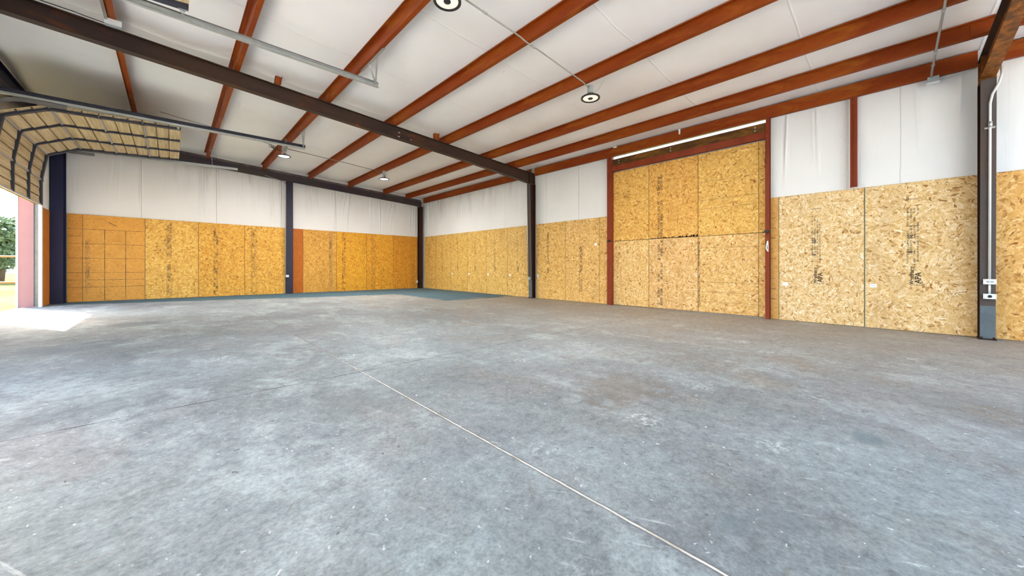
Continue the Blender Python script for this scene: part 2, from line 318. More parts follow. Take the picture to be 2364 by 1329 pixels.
# ------------------------------------------------------------------ mesh helpers
ORG = {}
class MB:
    def __init__(s): s.v = []; s.f = []; s.smooth = []
    def hexa(s, p):           # p: 8 points, bottom ring 0-3 and top ring 4-7
        b = len(s.v); s.v += [Vector(q) for q in p]
        for q in ((0, 3, 2, 1), (4, 5, 6, 7), (0, 1, 5, 4), (1, 2, 6, 5), (2, 3, 7, 6), (3, 0, 4, 7)):
            s.f.append(tuple(b + i for i in q)); s.smooth.append(False)
        return s
    def box(s, lo, hi):
        (a, b, c), (d, e, f) = lo, hi
        return s.hexa([(a, b, c), (d, b, c), (d, e, c), (a, e, c), (a, b, f), (d, b, f), (d, e, f), (a, e, f)])
    def bar(s, p0, p1, up, rects, rects1=None):
        """rectangles (s0, s1, u0, u1) swept from p0 to p1; s is sideways (d x up), u along up."""
        p0, p1, up = Vector(p0), Vector(p1), Vector(up)
        d = (p1 - p0).normalized(); side = d.cross(up).normalized(); u = up
        for r0, r1 in zip(rects, rects1 or rects):
            def ring(o, r): return [o + side * r[0] + u * r[2], o + side * r[1] + u * r[2], o + side * r[1] + u * r[3], o + side * r[0] + u * r[3]]
            s.hexa(ring(p1, r1) + ring(p0, r0))
        return s
    def tube(s, pts, r, n=10, cap=True, smooth=True):
        pts = [Vector(p) for p in pts]; b = len(s.v)
        t0 = (pts[1] - pts[0]).normalized()
        a = t0.orthogonal().normalized(); prev = t0
        for i, p in enumerate(pts):
            t = ((pts[min(i + 1, len(pts) - 1)] - p).normalized() + (p - pts[max(i - 1, 0)]).normalized())
            t = t.normalized() if t.length > 1e-6 else prev
            q = prev.rotation_difference(t); a = (q @ a); a = (a - t * a.dot(t)).normalized(); prev = t
            c = t.cross(a)
            for k in range(n):
                w = 2 * math.pi * k / n
                s.v.append(p + a * (r * math.cos(w)) + c * (r * math.sin(w)))
        for i in range(len(pts) - 1):
            for k in range(n):
                s.f.append((b + i * n + k, b + i * n + (k + 1) % n, b + (i + 1) * n + (k + 1) % n, b + (i + 1) * n + k)); s.smooth.append(smooth)
        if cap:
            s.f.append(tuple(b + k for k in reversed(range(n)))); s.smooth.append(False)
            e = b + (len(pts) - 1) * n
            s.f.append(tuple(e + k for k in range(n))); s.smooth.append(False)
        return s
    def lathe(s, c, prof, n=32, ring=False):
        """(radius, z) points turned about the vertical through c; ring: the profile closes on itself."""
        if ring: prof = list(prof) + [prof[0]]
        c = Vector(c); b = len(s.v); m = len(prof)
        for r, z in prof:
            for k in range(n):
                w = 2 * math.pi * k / n
                s.v.append(c + Vector((max(r, 1e-4) * math.cos(w), max(r, 1e-4) * math.sin(w), z)))
        for i in range(m - 1):
            for k in range(n):
                s.f.append((b + i * n + k, b + i * n + (k + 1) % n, b + (i + 1) * n + (k + 1) % n, b + (i + 1) * n + k)); s.smooth.append(True)
        if not ring:
            s.f.append(tuple(b + k for k in reversed(range(n)))); s.smooth.append(False)
            s.f.append(tuple(b + (m - 1) * n + k for k in range(n))); s.smooth.append(False)
        return s
    def build(s, name, m, parent=None, base=None):
        org = ORG[parent.name] if parent is not None else (Vector(base) if base is not None else Vector((0, 0, 0)))
        me = bpy.data.meshes.new(name)
        me.from_pydata([v - org for v in s.v], [], s.f)
        me.polygons.foreach_set('use_smooth', s.smooth); me.update()
        bm = bmesh.new(); bm.from_mesh(me); bmesh.ops.recalc_face_normals(bm, faces=bm.faces); bm.to_mesh(me); bm.free()
        me.materials.append(m if not isinstance(m, str) else M[m])
        o = bpy.data.objects.new(name, me); COL.objects.link(o)
        if parent is not None: o.parent = parent; ORG[o.name] = org
        else: o.location = org; ORG[o.name] = org
        return o

def tag(o, label, cat, group=None, kind='thing'):
    o['label'] = label; o['category'] = cat; o['kind'] = kind
    if group: o['group'] = group
    return o
def empty(name, base, label, cat, group=None, rz=0.0):
    o = bpy.data.objects.new(name, None); COL.objects.link(o); o.location = base; o.rotation_euler = (0, 0, rz)
    o.empty_display_size = .2; ORG[o.name] = Vector(base)
    return tag(o, label, cat, group)
def struct(o): o['kind'] = 'structure'; return o
def arc(c, r, a0, a1, n, f):
    return [f(c, r, a0 + (a1 - a0) * i / n) for i in range(n + 1)]
def kids(o): return [c for c in o.children]
def copy_tree(o, delta, parent=None):
    c = o.copy(); COL.objects.link(c)
    if parent is not None: c.parent = parent
    else: c.location = o.location + Vector(delta)
    for ch in list(o.children): copy_tree(ch, delta, c)
    return c
ORD = ['first', 'second', 'third', 'fourth', 'fifth', 'sixth', 'seventh', 'eighth', 'ninth']

# ------------------------------------------------------------------ setting: slab, roof lining, walls
mb = MB()
nx, ny = 24, 42
xs = [-2.66 + (8.95 + 2.66) * i / nx for i in range(nx + 1)]; ys = [Y0 + (15.6 - Y0) * j / ny for j in range(ny + 1)]
for y in ys:
    for x in xs: mb.v.append(Vector((x, y, fl(x, y))))
for j in range(ny):
    for i in range(nx):
        a = j * (nx + 1) + i; mb.f.append((a, a + 1, a + nx + 2, a + nx + 1)); mb.smooth.append(False)
b0 = len(mb.v)
for x, y in ((-2.66, Y0), (8.95, Y0), (8.95, 15.6), (-2.66, 15.6)): mb.v.append(Vector((x, y, -.20)))
mb.f.append((b0, b0 + 3, b0 + 2, b0 + 1)); mb.smooth.append(False)
edge = [0, nx, (ny + 1) * (nx + 1) - 1, ny * (nx + 1)]
for i in range(4):
    mb.f.append((edge[i], edge[(i + 1) % 4], b0 + (i + 1) % 4, b0 + i)); mb.smooth.append(False)
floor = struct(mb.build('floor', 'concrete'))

PX = [-.65, .83, 2.36, 3.83, 5.31, 6.80, 7.87]     # purlin lines
XE = 8.706                                               # eave strut
lines = [-2.56] + PX + [8.86]
mb = MB(); gx = []
for a, b in zip(lines[:-1], lines[1:]):
    n = 8 if b - a > .8 else 4
    if a < -2: n = 16
    gx += [(a + (b - a) * i / n, math.sin(math.pi * i / n)) for i in range(n)]
gx.append((lines[-1], 0.0))
gy = [Y0 + (15.56 - Y0) * j / 100 for j in range(101)]
rn = random.Random(3); wav = [(rn.uniform(.6, 2.4), rn.uniform(0, 6.28), rn.uniform(.002, .007)) for _ in range(7)]
for y in gy:
    near = min(abs(y - YM), abs(y - YN))
    for x, sg in gx:
        z = zp(x, y) + PD + .012 - .035 * sg
        z += sg * sum(a * math.sin(w * y + p + .35 * x) for w, p, a in wav)
        z -= sg * .028 * math.exp(-(near - .55) ** 2 / .06)         # lining bulges beside the frames
        if x < -.7: z -= .13 * math.exp(-((x + 2.12 + .05 * math.sin(2.1 * y)) / .20) ** 2)   # blanket droops at the left eave
        mb.v.append(Vector((x, y, z)))
w = len(gx)
for j in range(len(gy) - 1):
    for i in range(w - 1):
        a = j * w + i; mb.f.append((a, a + w, a + w + 1, a + 1)); mb.smooth.append(True)
# roof sheets above the lining, so the building has a real roof
for (x0, x1) in ((-2.75, 9.05),):
    mb.hexa([(x0, Y0 - .1, zp(x0, Y0) + .42), (x1, Y0 - .1, zp(x1, Y0) + .42), (x1, 15.75, zp(x1, 15.75) + .42), (x0, 15.75, zp(x0, 15.75) + .42),
             (x0, Y0 - .1, zp(x0, Y0) + .47), (x1, Y0 - .1, zp(x1, Y0) + .47), (x1, 15.75, zp(x1, 15.75) + .47), (x0, 15.75, zp(x0, 15.75) + .47)])
struct(mb.build('ceiling', 'roof_vinyl'))

def pleat_wall(name, pos, mapf, a0, a1, zlow, ztop, folds, seed, holes=(), back=.06):
    """vinyl-faced blanket as a fine grid; folds: (a, spread, depth, lean) bunches of pleats hanging from the top."""
    r = random.Random(seed); mb = MB()
    na = max(8, int((a1 - a0) / .0115)); nz = 26
    fl_ = []
    for a, spr, dep, lean in folds:
        for _ in range(8):
            fl_.append((a + r.gauss(0, spr * .45), r.uniform(.012, .026), dep * r.uniform(.6, 1.4), lean * r.uniform(.2, 1.2), r.choice((1, 1, -1)), r.uniform(.35, 1.0)))
    low = [(r.uniform(1.5, 6), r.uniform(0, 6.3), r.uniform(.001, .003)) for _ in range(6)]
    for j in range(nz + 1):
        t = j / nz
        for i in range(na + 1):
            a = a0 + (a1 - a0) * i / na
            zb, zt = zlow(a), ztop(a); z = zb + (zt - zb) * t
            d = sum(m * math.sin(w * a + p + t) for w, p, m in low)
            for c, sg, dep, lean, s_, reach in fl_:
                cc = c + lean * (1 - t)
                if abs(a - cc) < .1:
                    fade = max(0.0, min(1.0, (t - (1 - reach)) / .5))
                    d += s_ * dep * fade * math.exp(-((a - cc) / sg) ** 2)
            if z > 3.95 and name == 'r': d *= max(0.0, 1 - (z - 3.95) / .06)
            d *= max(0.0, min(1.0, (z - 2.46) / .14))
            if name == 'w': d *= max(0.0, min(1.0, (zt - .20 - z) / .1))
            mb.v.append(Vector(mapf(a, max(-.015, min(.031 if name == 'r' else .055, d)), z)))
    for j in range(nz):
        for i in range(na):
            k = j * (na + 1) + i; mb.f.append((k, k + 1, k + na + 2, k + na + 1)); mb.smooth.append(True)
    return mb

# right wall: blanket above and behind the boards; the slot over the boarded doorway is open to daylight
mb = pleat_wall('r', 0, lambda a, d, z: (8.80 - d, a, z), 5.262, 15.52, lambda a: 2.30, lambda a: zp(8.8, a) + .21,
                [(15.0, .12, .022, .05), (13.6, .25, .018, -.2), (12.4, .15, .02, -.1), (11.2, .25, .022, -.15), (9.9, .2, .016, .05), (9.0, .1, .012, 0), (7.6, .06, .008, 0), (6.4, .04, .010, 0)], 11)
m2 = pleat_wall('r', 0, lambda a, d, z: (8.80 - d, a, z), Y0, 1.672, lambda a: 2.30, lambda a: zp(8.8, a) + .21,
                [(1.35, .1, .010, .1), (.95, .1, .008, -.05), (-.35, .06, .010, -.06), (-.8, .05, .008, .1)], 12)
o_ = len(mb.v); mb.v += m2.v; mb.f += [tuple(i + o_ for i in f) for f in m2.f]; mb.smooth += m2.smooth
mb.box((8.86, Y0, -.15), (8.90, 15.6, 3.935)); mb.box((8.86, Y0, 3.935), (8.90, 1.70, 4.34)); mb.box((8.86, 5.24, 3.935), (8.90, 15.6, 4.34))
mb.box((8.86, 1.70, 4.06), (8.90, 5.24, 4.34)); mb.box((8.802, Y0, -.02), (8.86, 5.2, 2.30)); mb.box((8.802, 5.2, .0), (8.86, 15.5, 2.30))
struct(mb.build('wall_right', 'vinyl_right'))
# back wall
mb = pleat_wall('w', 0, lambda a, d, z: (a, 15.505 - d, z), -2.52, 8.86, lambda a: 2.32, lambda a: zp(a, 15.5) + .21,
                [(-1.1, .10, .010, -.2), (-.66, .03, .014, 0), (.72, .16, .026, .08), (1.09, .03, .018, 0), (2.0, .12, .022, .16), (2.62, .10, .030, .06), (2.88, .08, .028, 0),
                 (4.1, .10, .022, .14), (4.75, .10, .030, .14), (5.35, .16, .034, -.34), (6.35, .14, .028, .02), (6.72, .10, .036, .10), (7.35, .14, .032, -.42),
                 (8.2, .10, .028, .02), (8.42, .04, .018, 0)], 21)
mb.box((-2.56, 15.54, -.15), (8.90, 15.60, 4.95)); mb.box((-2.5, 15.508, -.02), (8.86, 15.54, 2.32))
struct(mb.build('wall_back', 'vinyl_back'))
# left wall with two overhead door openings
DOORS = [(10.80, 14.20), (2.70, 6.10)]
mb = MB()
def lw(y0, y1, z0, x1=-2.315):
    t = lambda y: zp(-2.4, y) + .20
    mb.hexa([(-2.56, y0, z0), (x1, y0, z0), (x1, y1, z0), (-2.56, y1, z0), (-2.56, y0, t(y0)), (x1, y0, t(y0)), (x1, y1, t(y1)), (-2.56, y1, t(y1))])
lw(14.275, 15.5, -.1); lw(6.175, 10.725, -.1); lw(Y0, 2.625, -.1)
for a, b in DOORS: lw(a - .075, b + .075, 3.67, -2.43)
struct(mb.build('wall_left', 'vinyl'))

# ------------------------------------------------------------------ strand board sheets
RZ = {'back': 0.0, 'right': -math.pi / 2, 'left': math.pi / 2}
def sheet_base(side, c, off=0.0):
    if side == 'back': return (c, YB - off, fl(c, YB))
    if side == 'right': return (XR - off, c, fl(XR, c))
    return (XL + off, c, fl(XL, c))
def osb_sheet(side, c0, c1, label, tint, mat='osb', z0=.004, z1=2.44, group=None):
    c = (c0 + c1) / 2; w_ = abs(c1 - c0) - .006
    mb = MB(); e = .002
    mb.box((-w_ / 2, 0, z0), (w_ / 2, .0115, z1))
    o = mb.build('osb_sheet', mat, base=(0, 0, 0))
    o.location = sheet_base(side, c); o.rotation_euler = (0, 0, RZ[side]); ORG[o.name] = Vector((0, 0, 0))
    # the slab falls along the wall: shear the sheet by that small slope so its foot follows the floor
    sl = {'back': FA, 'right': -FB, 'left': FB}[side]
    for v in o.data.vertices: v.co.z += sl * v.co.x
    o.color = tuple(tint) + (1.0,)
    tag(o, label, 'OSB sheet', group)
    o['c'] = c; o['sl'] = sl
    return o
def absorb(o, verts, faces, mat):
    """print on a board: extra faces with their own material inside the board's mesh"""
    m = M[mat] if isinstance(mat, str) else mat
    if m.name not in [x.name for x in o.data.materials]: o.data.materials.append(m)
    k = [x.name for x in o.data.materials].index(m.name)
    bm = bmesh.new(); bm.from_mesh(o.data)
    vs = [bm.verts.new(v) for v in verts]
    for f in faces:
        try: bm.faces.new([vs[i] for i in f]).material_index = k
        except ValueError: pass
    bm.to_mesh(o.data); bm.free(); o.data.update()
def marks(o, rects, name='', mat='ink', y=-.0012):
    mb = MB()
    for x0, x1, z0, z1 in rects: mb.box((min(x0, x1), y, min(z0, z1)), (max(x0, x1), -.0002, max(z0, z1)))
    absorb(o, mb.v, mb.f, mat)
def hline(x0, x1, z, t=.004, broken=None, rnd=random):
    """a chalk or stamped line with small breaks"""
    out = []; x = x0
    while x < x1:
        n = min(x1, x + rnd.uniform(.10, .30)); tt = t * rnd.uniform(.6, 1.2)
        out.append((x, n - (.0 if rnd.random() < .75 else .008), z - tt / 2, z + tt / 2)); x = n
    return out
def vline(x, z0, z1, t=.004, rnd=random):
    return [(c, d, a, b) for a, b, c, d in hline(z0, z1, x, t, rnd=rnd)]
def stamp_strip(xc, z0, z1, rows, hgt, seed, dens=.62):
    """illegible rows of stamped characters running up the board"""
    r = random.Random(seed); out = []
    for k in range(rows):
        xr = xc + (k - (rows - 1) / 2) * hgt * 1.35; z = z0
        while z < z1:
            word = r.randint(2, 7)
            if r.random() < dens:
                for _ in range(word):
                    cw = hgt * r.uniform(.45, .75)
                    if z + cw > z1: break
                    kk = r.randint(0, 3); tn = hgt * .22
                    out.append((xr - hgt / 2, xr + hgt / 2, z, z + tn * .8))
                    if kk != 1: out.append((xr - hgt / 2, xr - hgt / 2 + tn, z, z + cw * .8))
                    if kk != 2: out.append((xr + hgt / 2 - tn, xr + hgt / 2, z, z + cw * .8))
                    if kk == 3: out.append((xr - tn / 2, xr + tn / 2, z, z + cw * .8))
                    z += cw
            else: z += hgt * word * .5
            z += hgt * .7
    return out
def text_mesh(parent, body, xc, zc, size, rot, name='stamp_lettering', mat='ink', bold=.0):
    cu = bpy.data.curves.new('lettering', 'FONT'); cu.body = body; cu.size = size; cu.align_x = 'CENTER'; cu.align_y = 'CENTER'
    cu.extrude = .0005; cu.offset = bold
    t = bpy.data.objects.new('lettering', cu); COL.objects.link(t)
    dg = bpy.context.evaluated_depsgraph_get(); dg.update()
    me = bpy.data.meshes.new_from_object(t.evaluated_get(dg))
    bpy.data.objects.remove(t); bpy.data.curves.remove(cu)
    # text plane xy -> board plane xz facing -y, then turned in the board plane
    R = Matrix.Translation((xc, -.0009, zc)) @ Matrix.Rotation(rot, 4, 'Y') @ Matrix.Rotation(math.pi / 2, 4, 'X')
    me.transform(R)
    absorb(parent, [v.co.copy() for v in me.vertices], [tuple(p.vertices) for p in me.polygons], mat)
    bpy.data.meshes.remove(me)

UP = -math.pi / 2      # reads from the foot of the board upwards
DOWN = math.pi / 2
PALE = (1.07, 1.15, 1.42); MID = (.93, .78, .40); DEEP = (.88, .67, .25); ORANGE = (.86, .58, .22); TAN = (.93, .74, .46)  # right sheets paler, back deeper: board tone plus light level put into colour
Hs = 2.44
# --- back wall, left of the middle column
s = osb_sheet('back', -2.075, -1.795, 'narrow smooth-faced OSB strip ruled with horizontal lines beside the navy corner column', (.88, .62, .25), 'osb_smooth')
marks(s, sum([hline(-.135, .135, Hs * f, .009) for f in (1/6, 1/4, 1/3, 1/2, 2/3, 3/4, 5/6)], []))
s = osb_sheet('back', -1.795, -.579, 'smooth-faced OSB sheet ruled into a grid, dark smear down its left side', (.92, .72, .32), 'osb_smooth')
g = sum([hline(-.60, .60, Hs * f, .009) for f in (1/6, 1/4, 1/3, 1/2, 2/3, 5/6)], [])
g += vline(-.20, .02, Hs * .84, .010) + vline(.21, .02, Hs * .83, .010)
marks(s, g); marks(s, [(-.13 + .018 * i, -.11 + .018 * i, 2.245 - .012 * i, 2.262 - .012 * i) for i in range(9)], 'scratch_marking')
def smear(o, xc, z0, z1, n, seed, wdt=.05):
    r = random.Random(seed); rc = []
    for _ in range(n):
        z = r.uniform(z0, z1); x = xc + abs(r.gauss(0, wdt)); l = r.uniform(.02, .10); rc.append((x, x + r.uniform(.002, .005), z, z + l))
    marks(o, rc, 'grime_stain', 'ink_faint')
smear(s, -.560, .25, 1.75, 190, 5, .05)
s = osb_sheet('back', -.579, .633, 'OSB sheet right of the gridded one, faint dashed stamp up its middle', MID)
marks(s, stamp_strip(-.075, .08, 2.36, 2, .045, 31, .45) + vline(-.13, .02, 2.40, .005), 'stamp_print', 'ink_faint')
marks(s, stamp_strip(-.075, .4, 2.2, 1, .05, 131, .22), 'stamp_print', 'ink')
s = osb_sheet('back', .633, 1.848, 'OSB sheet with a ragged black lettering column, second left of the middle column', DEEP)
marks(s, stamp_strip(-.17, .05, 2.25, 3, .032, 32, .55), 'stamp_print', 'ink_faint'); marks(s, stamp_strip(-.17, .08, 2.3, 2, .045, 132, .30), 'stamp_print')
s = osb_sheet('back', 1.848, 3.065, 'OSB sheet against the left side of the middle back column, stamped near its left edge', (.90, .70, .28))
marks(s, stamp_strip(-.36, .05, 2.38, 3, .036, 33, .60), 'stamp_print', 'ink_faint'); marks(s, stamp_strip(-.36, .06, 2.35, 1, .05, 133, .3) + vline(-.265, .0, 2.42, .006), 'stamp_print')
smear(s, .08, 1.5, 1.9, 26, 8, .08); smear(s, .1, .72, .82, 14, 9, .05)
# --- back wall, right of the middle column
osb_sheet('back', 3.300, 3.655, 'plain dark orange OSB strip on the right side of the middle back column', (.64, .27, .05), 'osb_smooth')
s = osb_sheet('back', 3.655, 4.868, 'dull OSB sheet right of the dark orange strip with a grey stamp at its right', (.80, .60, .25))
marks(s, stamp_strip(.38, .03, 2.42, 3, .034, 34, .8), 'stamp_print', 'ink_faint'); marks(s, stamp_strip(.38, .1, 2.4, 1, .06, 134, .35), 'stamp_print')
s = osb_sheet('back', 4.868, 6.082, 'deep yellow OSB sheet with a bold black stamp column near its left edge', (.90, .63, .11))
marks(s, stamp_strip(-.33, .06, 2.40, 2, .052, 35, .78), 'stamp_print')
s = osb_sheet('back', 6.082, 7.290, 'deep yellow OSB sheet with red-brown stamping and a ruled line, second from the back corner', (.88, .59, .11))
marks(s, stamp_strip(-.33, .05, 2.40, 3, .036, 36, .62), 'stamp_print', 'ink_faint'); marks(s, vline(-.235, .0, 2.42, .007), 'ruled_marking')
s = osb_sheet('back', 7.290, 8.500, 'reddish OSB sheet filling the back corner beside the dark corner column', (.80, .50, .10))
marks(s, stamp_strip(.40, .05, 2.40, 2, .040, 37, .66) + vline(.275, .0, 2.42, .012), 'stamp_print', 'ink_faint')
# --- left wall strip beside the corner column
osb_sheet('left', 14.29, 15.05, 'brown OSB strip between the open overhead door and the navy corner column', (.80, .44, .16), 'osb_smooth')
# --- right wall beyond the middle column
far_edges = [15.28, 14.265, 13.05, 11.85, 10.65, 9.435, 8.21]
far_words = ['OSB sheet in the far right corner beside the dark corner column', 'second OSB sheet from the far corner along the right wall',
             'third OSB sheet from the far corner along the right wall', 'fourth OSB sheet from the far corner along the right wall',
             'fifth OSB sheet from the far corner, last but one before the middle column', 'OSB sheet on the right wall just behind the middle tapered column']
for i in range(6):
    y0, y1 = far_edges[i], far_edges[i + 1]
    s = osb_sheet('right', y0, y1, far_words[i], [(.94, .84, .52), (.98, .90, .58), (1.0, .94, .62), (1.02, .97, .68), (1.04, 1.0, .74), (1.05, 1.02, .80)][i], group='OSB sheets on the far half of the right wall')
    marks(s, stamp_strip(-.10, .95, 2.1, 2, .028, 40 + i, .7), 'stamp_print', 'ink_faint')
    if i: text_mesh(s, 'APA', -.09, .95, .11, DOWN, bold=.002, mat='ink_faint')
# --- right wall between middle column and boarded doorway
s = osb_sheet('right', 8.04, 6.82, 'OSB sheet right of the middle column with one faint stamp column', (1.04, .96, .72))
marks(s, stamp_strip(-.10, 1.05, 2.15, 2, .030, 51, .8), 'stamp_print', 'ink_faint'); marks(s, stamp_strip(-.10, 1.05, 2.15, 1, .030, 151, .4), 'stamp_print')
text_mesh(s, 'APA', -.10, .92, .10, DOWN, bold=.002)
s = osb_sheet('right', 6.82, 5.62, 'OSB sheet left of the boarded doorway with a small white square near its top right', (1.07, 1.0, .84))
marks(s, stamp_strip(-.04, .30, 1.50, 3, .030, 52, .75), 'stamp_print', 'ink_faint'); marks(s, stamp_strip(-.04, .30, 1.45, 1, .034, 152, .4), 'stamp_print')
text_mesh(s, 'APA', -.04, 1.56, .10, DOWN, bold=.002)
s = osb_sheet('right', 5.62, 5.25, 'narrow OSB strip against the left red post of the boarded doorway', (1.04, .95, .78))
marks(s, sum([hline(.03, .095, Hs * f, .008) for f in (1/6, 1/4, 1/3, 1/2, 2/3, 3/4, 5/6)], []))
# --- right wall between boarded doorway and near column
s = osb_sheet('right', 1.645, 1.494, 'narrow smooth OSB strip with seven short black ticks by the right red post', (1.0, .88, .66), 'osb_smooth')
marks(s, sum([hline(-.055, .02 + .01 * (i % 2), Hs * f, .010) for i, f in enumerate((1/6, 1/4, 1/3, 1/2, 2/3, 3/4, 5/6))], []), 'tick_marking')
def apa_stamp(s, xo, zo, seed):
    text_mesh(s, 'APA', xo + .040, zo - .545, .098, UP, bold=.0025)
    text_mesh(s, 'Westfraser', xo - .030, zo - .505, .066, UP, bold=.002)
    rc = []
    for dx, a, b in ((-.075, -.30, .62), (-.038, -.12, .60), (.000, -.42, .60), (.036, -.28, .60)):
        rc += stamp_strip(xo + dx, zo + a, zo + b, 1, .019, seed + int(dx * 1000), .74)
    for z in (.74, .30): rc += [(xo - .10, xo + .05, zo + z, zo + z + .007)]
    rc += [(xo + .085, xo + .091, zo - .66, zo - .61), (xo - .01, xo + .085, zo - .664, zo - .657)]
    text_mesh(s, 'SE', xo - .045, zo + .13, .075, UP, bold=.002); text_mesh(s, '8', xo - .045, zo - .12, .075, UP, bold=.002)
    for z in (-.16, -.08): rc += [(xo - .075, xo - .015, zo + z, zo + z + .004)]
    marks(s, rc)
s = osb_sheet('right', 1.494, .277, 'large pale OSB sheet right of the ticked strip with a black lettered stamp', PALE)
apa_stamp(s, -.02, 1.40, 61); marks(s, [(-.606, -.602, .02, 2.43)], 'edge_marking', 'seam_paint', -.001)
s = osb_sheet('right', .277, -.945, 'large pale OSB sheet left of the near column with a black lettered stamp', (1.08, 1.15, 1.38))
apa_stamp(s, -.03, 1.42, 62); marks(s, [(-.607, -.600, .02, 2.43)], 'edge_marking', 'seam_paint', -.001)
osb_sheet('right', -1.085, -2.30, 'OSB sheet right of the near column, cut off by the picture edge', (1.04, .88, .66))

# ------------------------------------------------------------------ boarded doorway in the right wall
DB = Vector((XR, 3.46, fl(XR, 3.46)))
door = empty('boarded_door', DB, 'tall doorway leaf sheathed with six OSB panels between two red posts', 'door')
YL, YR_ = 5.225, 1.712
cuts = [(5.222, 4.176), (4.170, 3.006), (3.000, 1.832), (1.826, 1.718)]
ptint = {(0, 0): (1.04, 1.02, .98), (0, 1): (1.0, .86, .52), (1, 0): (1.02, .97, .98), (1, 1): (.98, .80, .46), (2, 0): (1.04, 1.0, .94), (2, 1): (1.03, .92, .58), (3, 0): (1.02, .95, .80), (3, 1): (1.0, .86, .52)}
for i, (ya, yb) in enumerate(cuts):
    for j, (za, zb) in enumerate(((.02, 1.742), (1.750, 3.62))):
        mb = MB(); mb.box((XR, yb, DB.z + za), (XR + .0115, ya, DB.z + zb))
        p = mb.build('door_panel', 'osb', door); p.color = ptint[(i, j)] + (1.0,)
        # panel pattern is laid out in the wall plane: turn the local axes to the board plane
        R = Matrix.Rotation(math.pi / 2, 4, 'Z'); p.data.transform(R); p.rotation_euler = (0, 0, -math.pi / 2)
        rc = []
        def rel(y): return DB.y - y
        if i == 2:
            for z in ((1.47, .70, .48, .26) if j == 0 else (3.55, 2.965, 2.56, 2.36)): rc += hline(rel(ya) + .01, rel(yb) - .01, z, .006)
        if i == 0 and j == 1: rc += hline(rel(ya) + .02, rel(ya) + .5, 3.02, .004)
        if i == 1:
            rc += stamp_strip(rel(3.885), (.10 if j == 0 else 1.78), (1.72 if j == 0 else 3.35), 2, .05, 70 + j, .6)
        if i == 3:
            for z in ((.30, .9, 1.2) if j == 0 else (2.3, 2.56, 3.0)): rc += hline(rel(ya) + .005, rel(yb) - .005, z, .005)
        if i == 1 and j == 1:
            r9 = random.Random(4); grime = []
            for _ in range(90):
                x9 = r9.uniform(rel(ya) + .02, rel(yb) - .01); grime.append((x9, x9 + r9.uniform(.008, .03), 1.752, 1.752 + r9.uniform(.008, .05) * (.4 + .6 * (x9 - rel(ya)) / (ya - yb))))
            marks(p, grime)
        if i == 2 and j == 0:
            r9 = random.Random(6); grime = []
            for _ in range(150):
                x9 = rel(ya) + abs(r9.gauss(0, .018)) + .004; z9 = r9.uniform(.03, 1.72); grime.append((x9, x9 + r9.uniform(.003, .010), z9, z9 + r9.uniform(.01, .05)))
            marks(p, grime, '', 'ink_faint')
        if rc:
            marks(p, rc, '', 'ink_faint' if i != 1 else 'ink')
for y, s_ in ((5.250, 1), (1.670, -1)):
    mb = MB(); z = DB.z + 1.755
    mb.tube([(8.612, y, z), (8.660, y, z)], .030, 12); mb.box((8.652, y - .04, z - .02), (8.662, y + .04, z + .02)); mb.tube([(8.620, y - .05, z + .02), (8.620, y + .05, z - .02)], .010, 8)
    mb.build('door_latch', 'black', door)
bk = MB(); bk.box((XR + .014, 1.716, DB.z + .01), (XR + .028, 5.224, DB.z + 3.61)); bk.build('seam_backing', 'seam_shade', door)  # added dark sheet behind the panels, gives the gaps their seam shade
mb = MB()
def c_post(mb, x0, x1, y0, y1, z0, z1, open_to):
    t = .006
    mb.box((x0, y0, z0), (x0 + t, y1, z1))
    ya = y0 if open_to > 0 else y1 - t
    mb.box((x0 + t, ya, z0), (x1, ya + t, z1)); mb.box((x1 - t, y0 if open_to > 0 else y0, z0), (x1, y1, z1))
for nm, y0, y1, op, lab in (('left', 5.172, 5.315, 1, 'red steel post on the left side of the boarded doorway'), ('right', 1.626, 1.692, -1, 'red steel post on the right side of the boarded doorway')):
    base = (8.66, (y0 + y1) / 2, fl(8.66, y0)); mb = MB()
    if op > 0: c_post(mb, 8.665, 8.765, y0, y1, base[2] + .002, 4.03, 1)
    else: c_post(mb, 8.665, 8.765, y0, y1, base[2] + .002, 4.03, -1)
    p = mb.build('steel_post', 'red_post', base=base); tag(p, lab, 'post', 'posts of the boarded doorway')
mb = MB(); z0, z1 = 3.765, 3.945
mb.box((8.700, 1.698, z0), (8.706, 5.168, z1)); mb.box((8.706, 1.698, z0), (8.76, 5.168, z0 + .006)); mb.box((8.706, 1.698, z1 - .006), (8.76, 5.168, z1))
hb = mb.build('header_beam', 'header_rust', base=(8.70, 3.46, z0)); tag(hb, 'rusty dark channel with three bolt pairs above the boarded doorway', 'beam')
for y in (4.97, 3.60, 1.88):
    for z in (3.82, 3.885):
        MB().tube([(8.690, y, z), (8.700, y, z)], .016, 8).build('bolt', 'galv', hb)
mb = MB(); mb.box((8.680, 1.698, 3.622), (8.686, 5.168, 3.760)); mb.box((8.686, 1.698, 3.622), (8.765, 5.168, 3.628)); mb.box((8.686, 1.698, 3.754), (8.765, 5.168, 3.760))
hc = mb.build('header_channel', 'red_post', base=(8.68, 3.46, 3.622)); tag(hc, 'red steel channel directly over the boarded doorway panels', 'beam')
# girt post above the boards
mb = MB(); yb_, yt_ = .362, .457
mb.box((8.705, yb_, 2.43), (8.711, yt_, 4.03)); mb.box((8.711, yt_ - .006, 2.43), (8.79, yt_, 4.03)); mb.box((8.690, yb_ + .04, 2.43), (8.705, yb_ + .05, 4.03))
gp = mb.build('wall_stud', 'red_post', base=(8.70, .41, 2.43)); tag(gp, 'short dark red stud between the white wall panels above the OSB', 'stud')

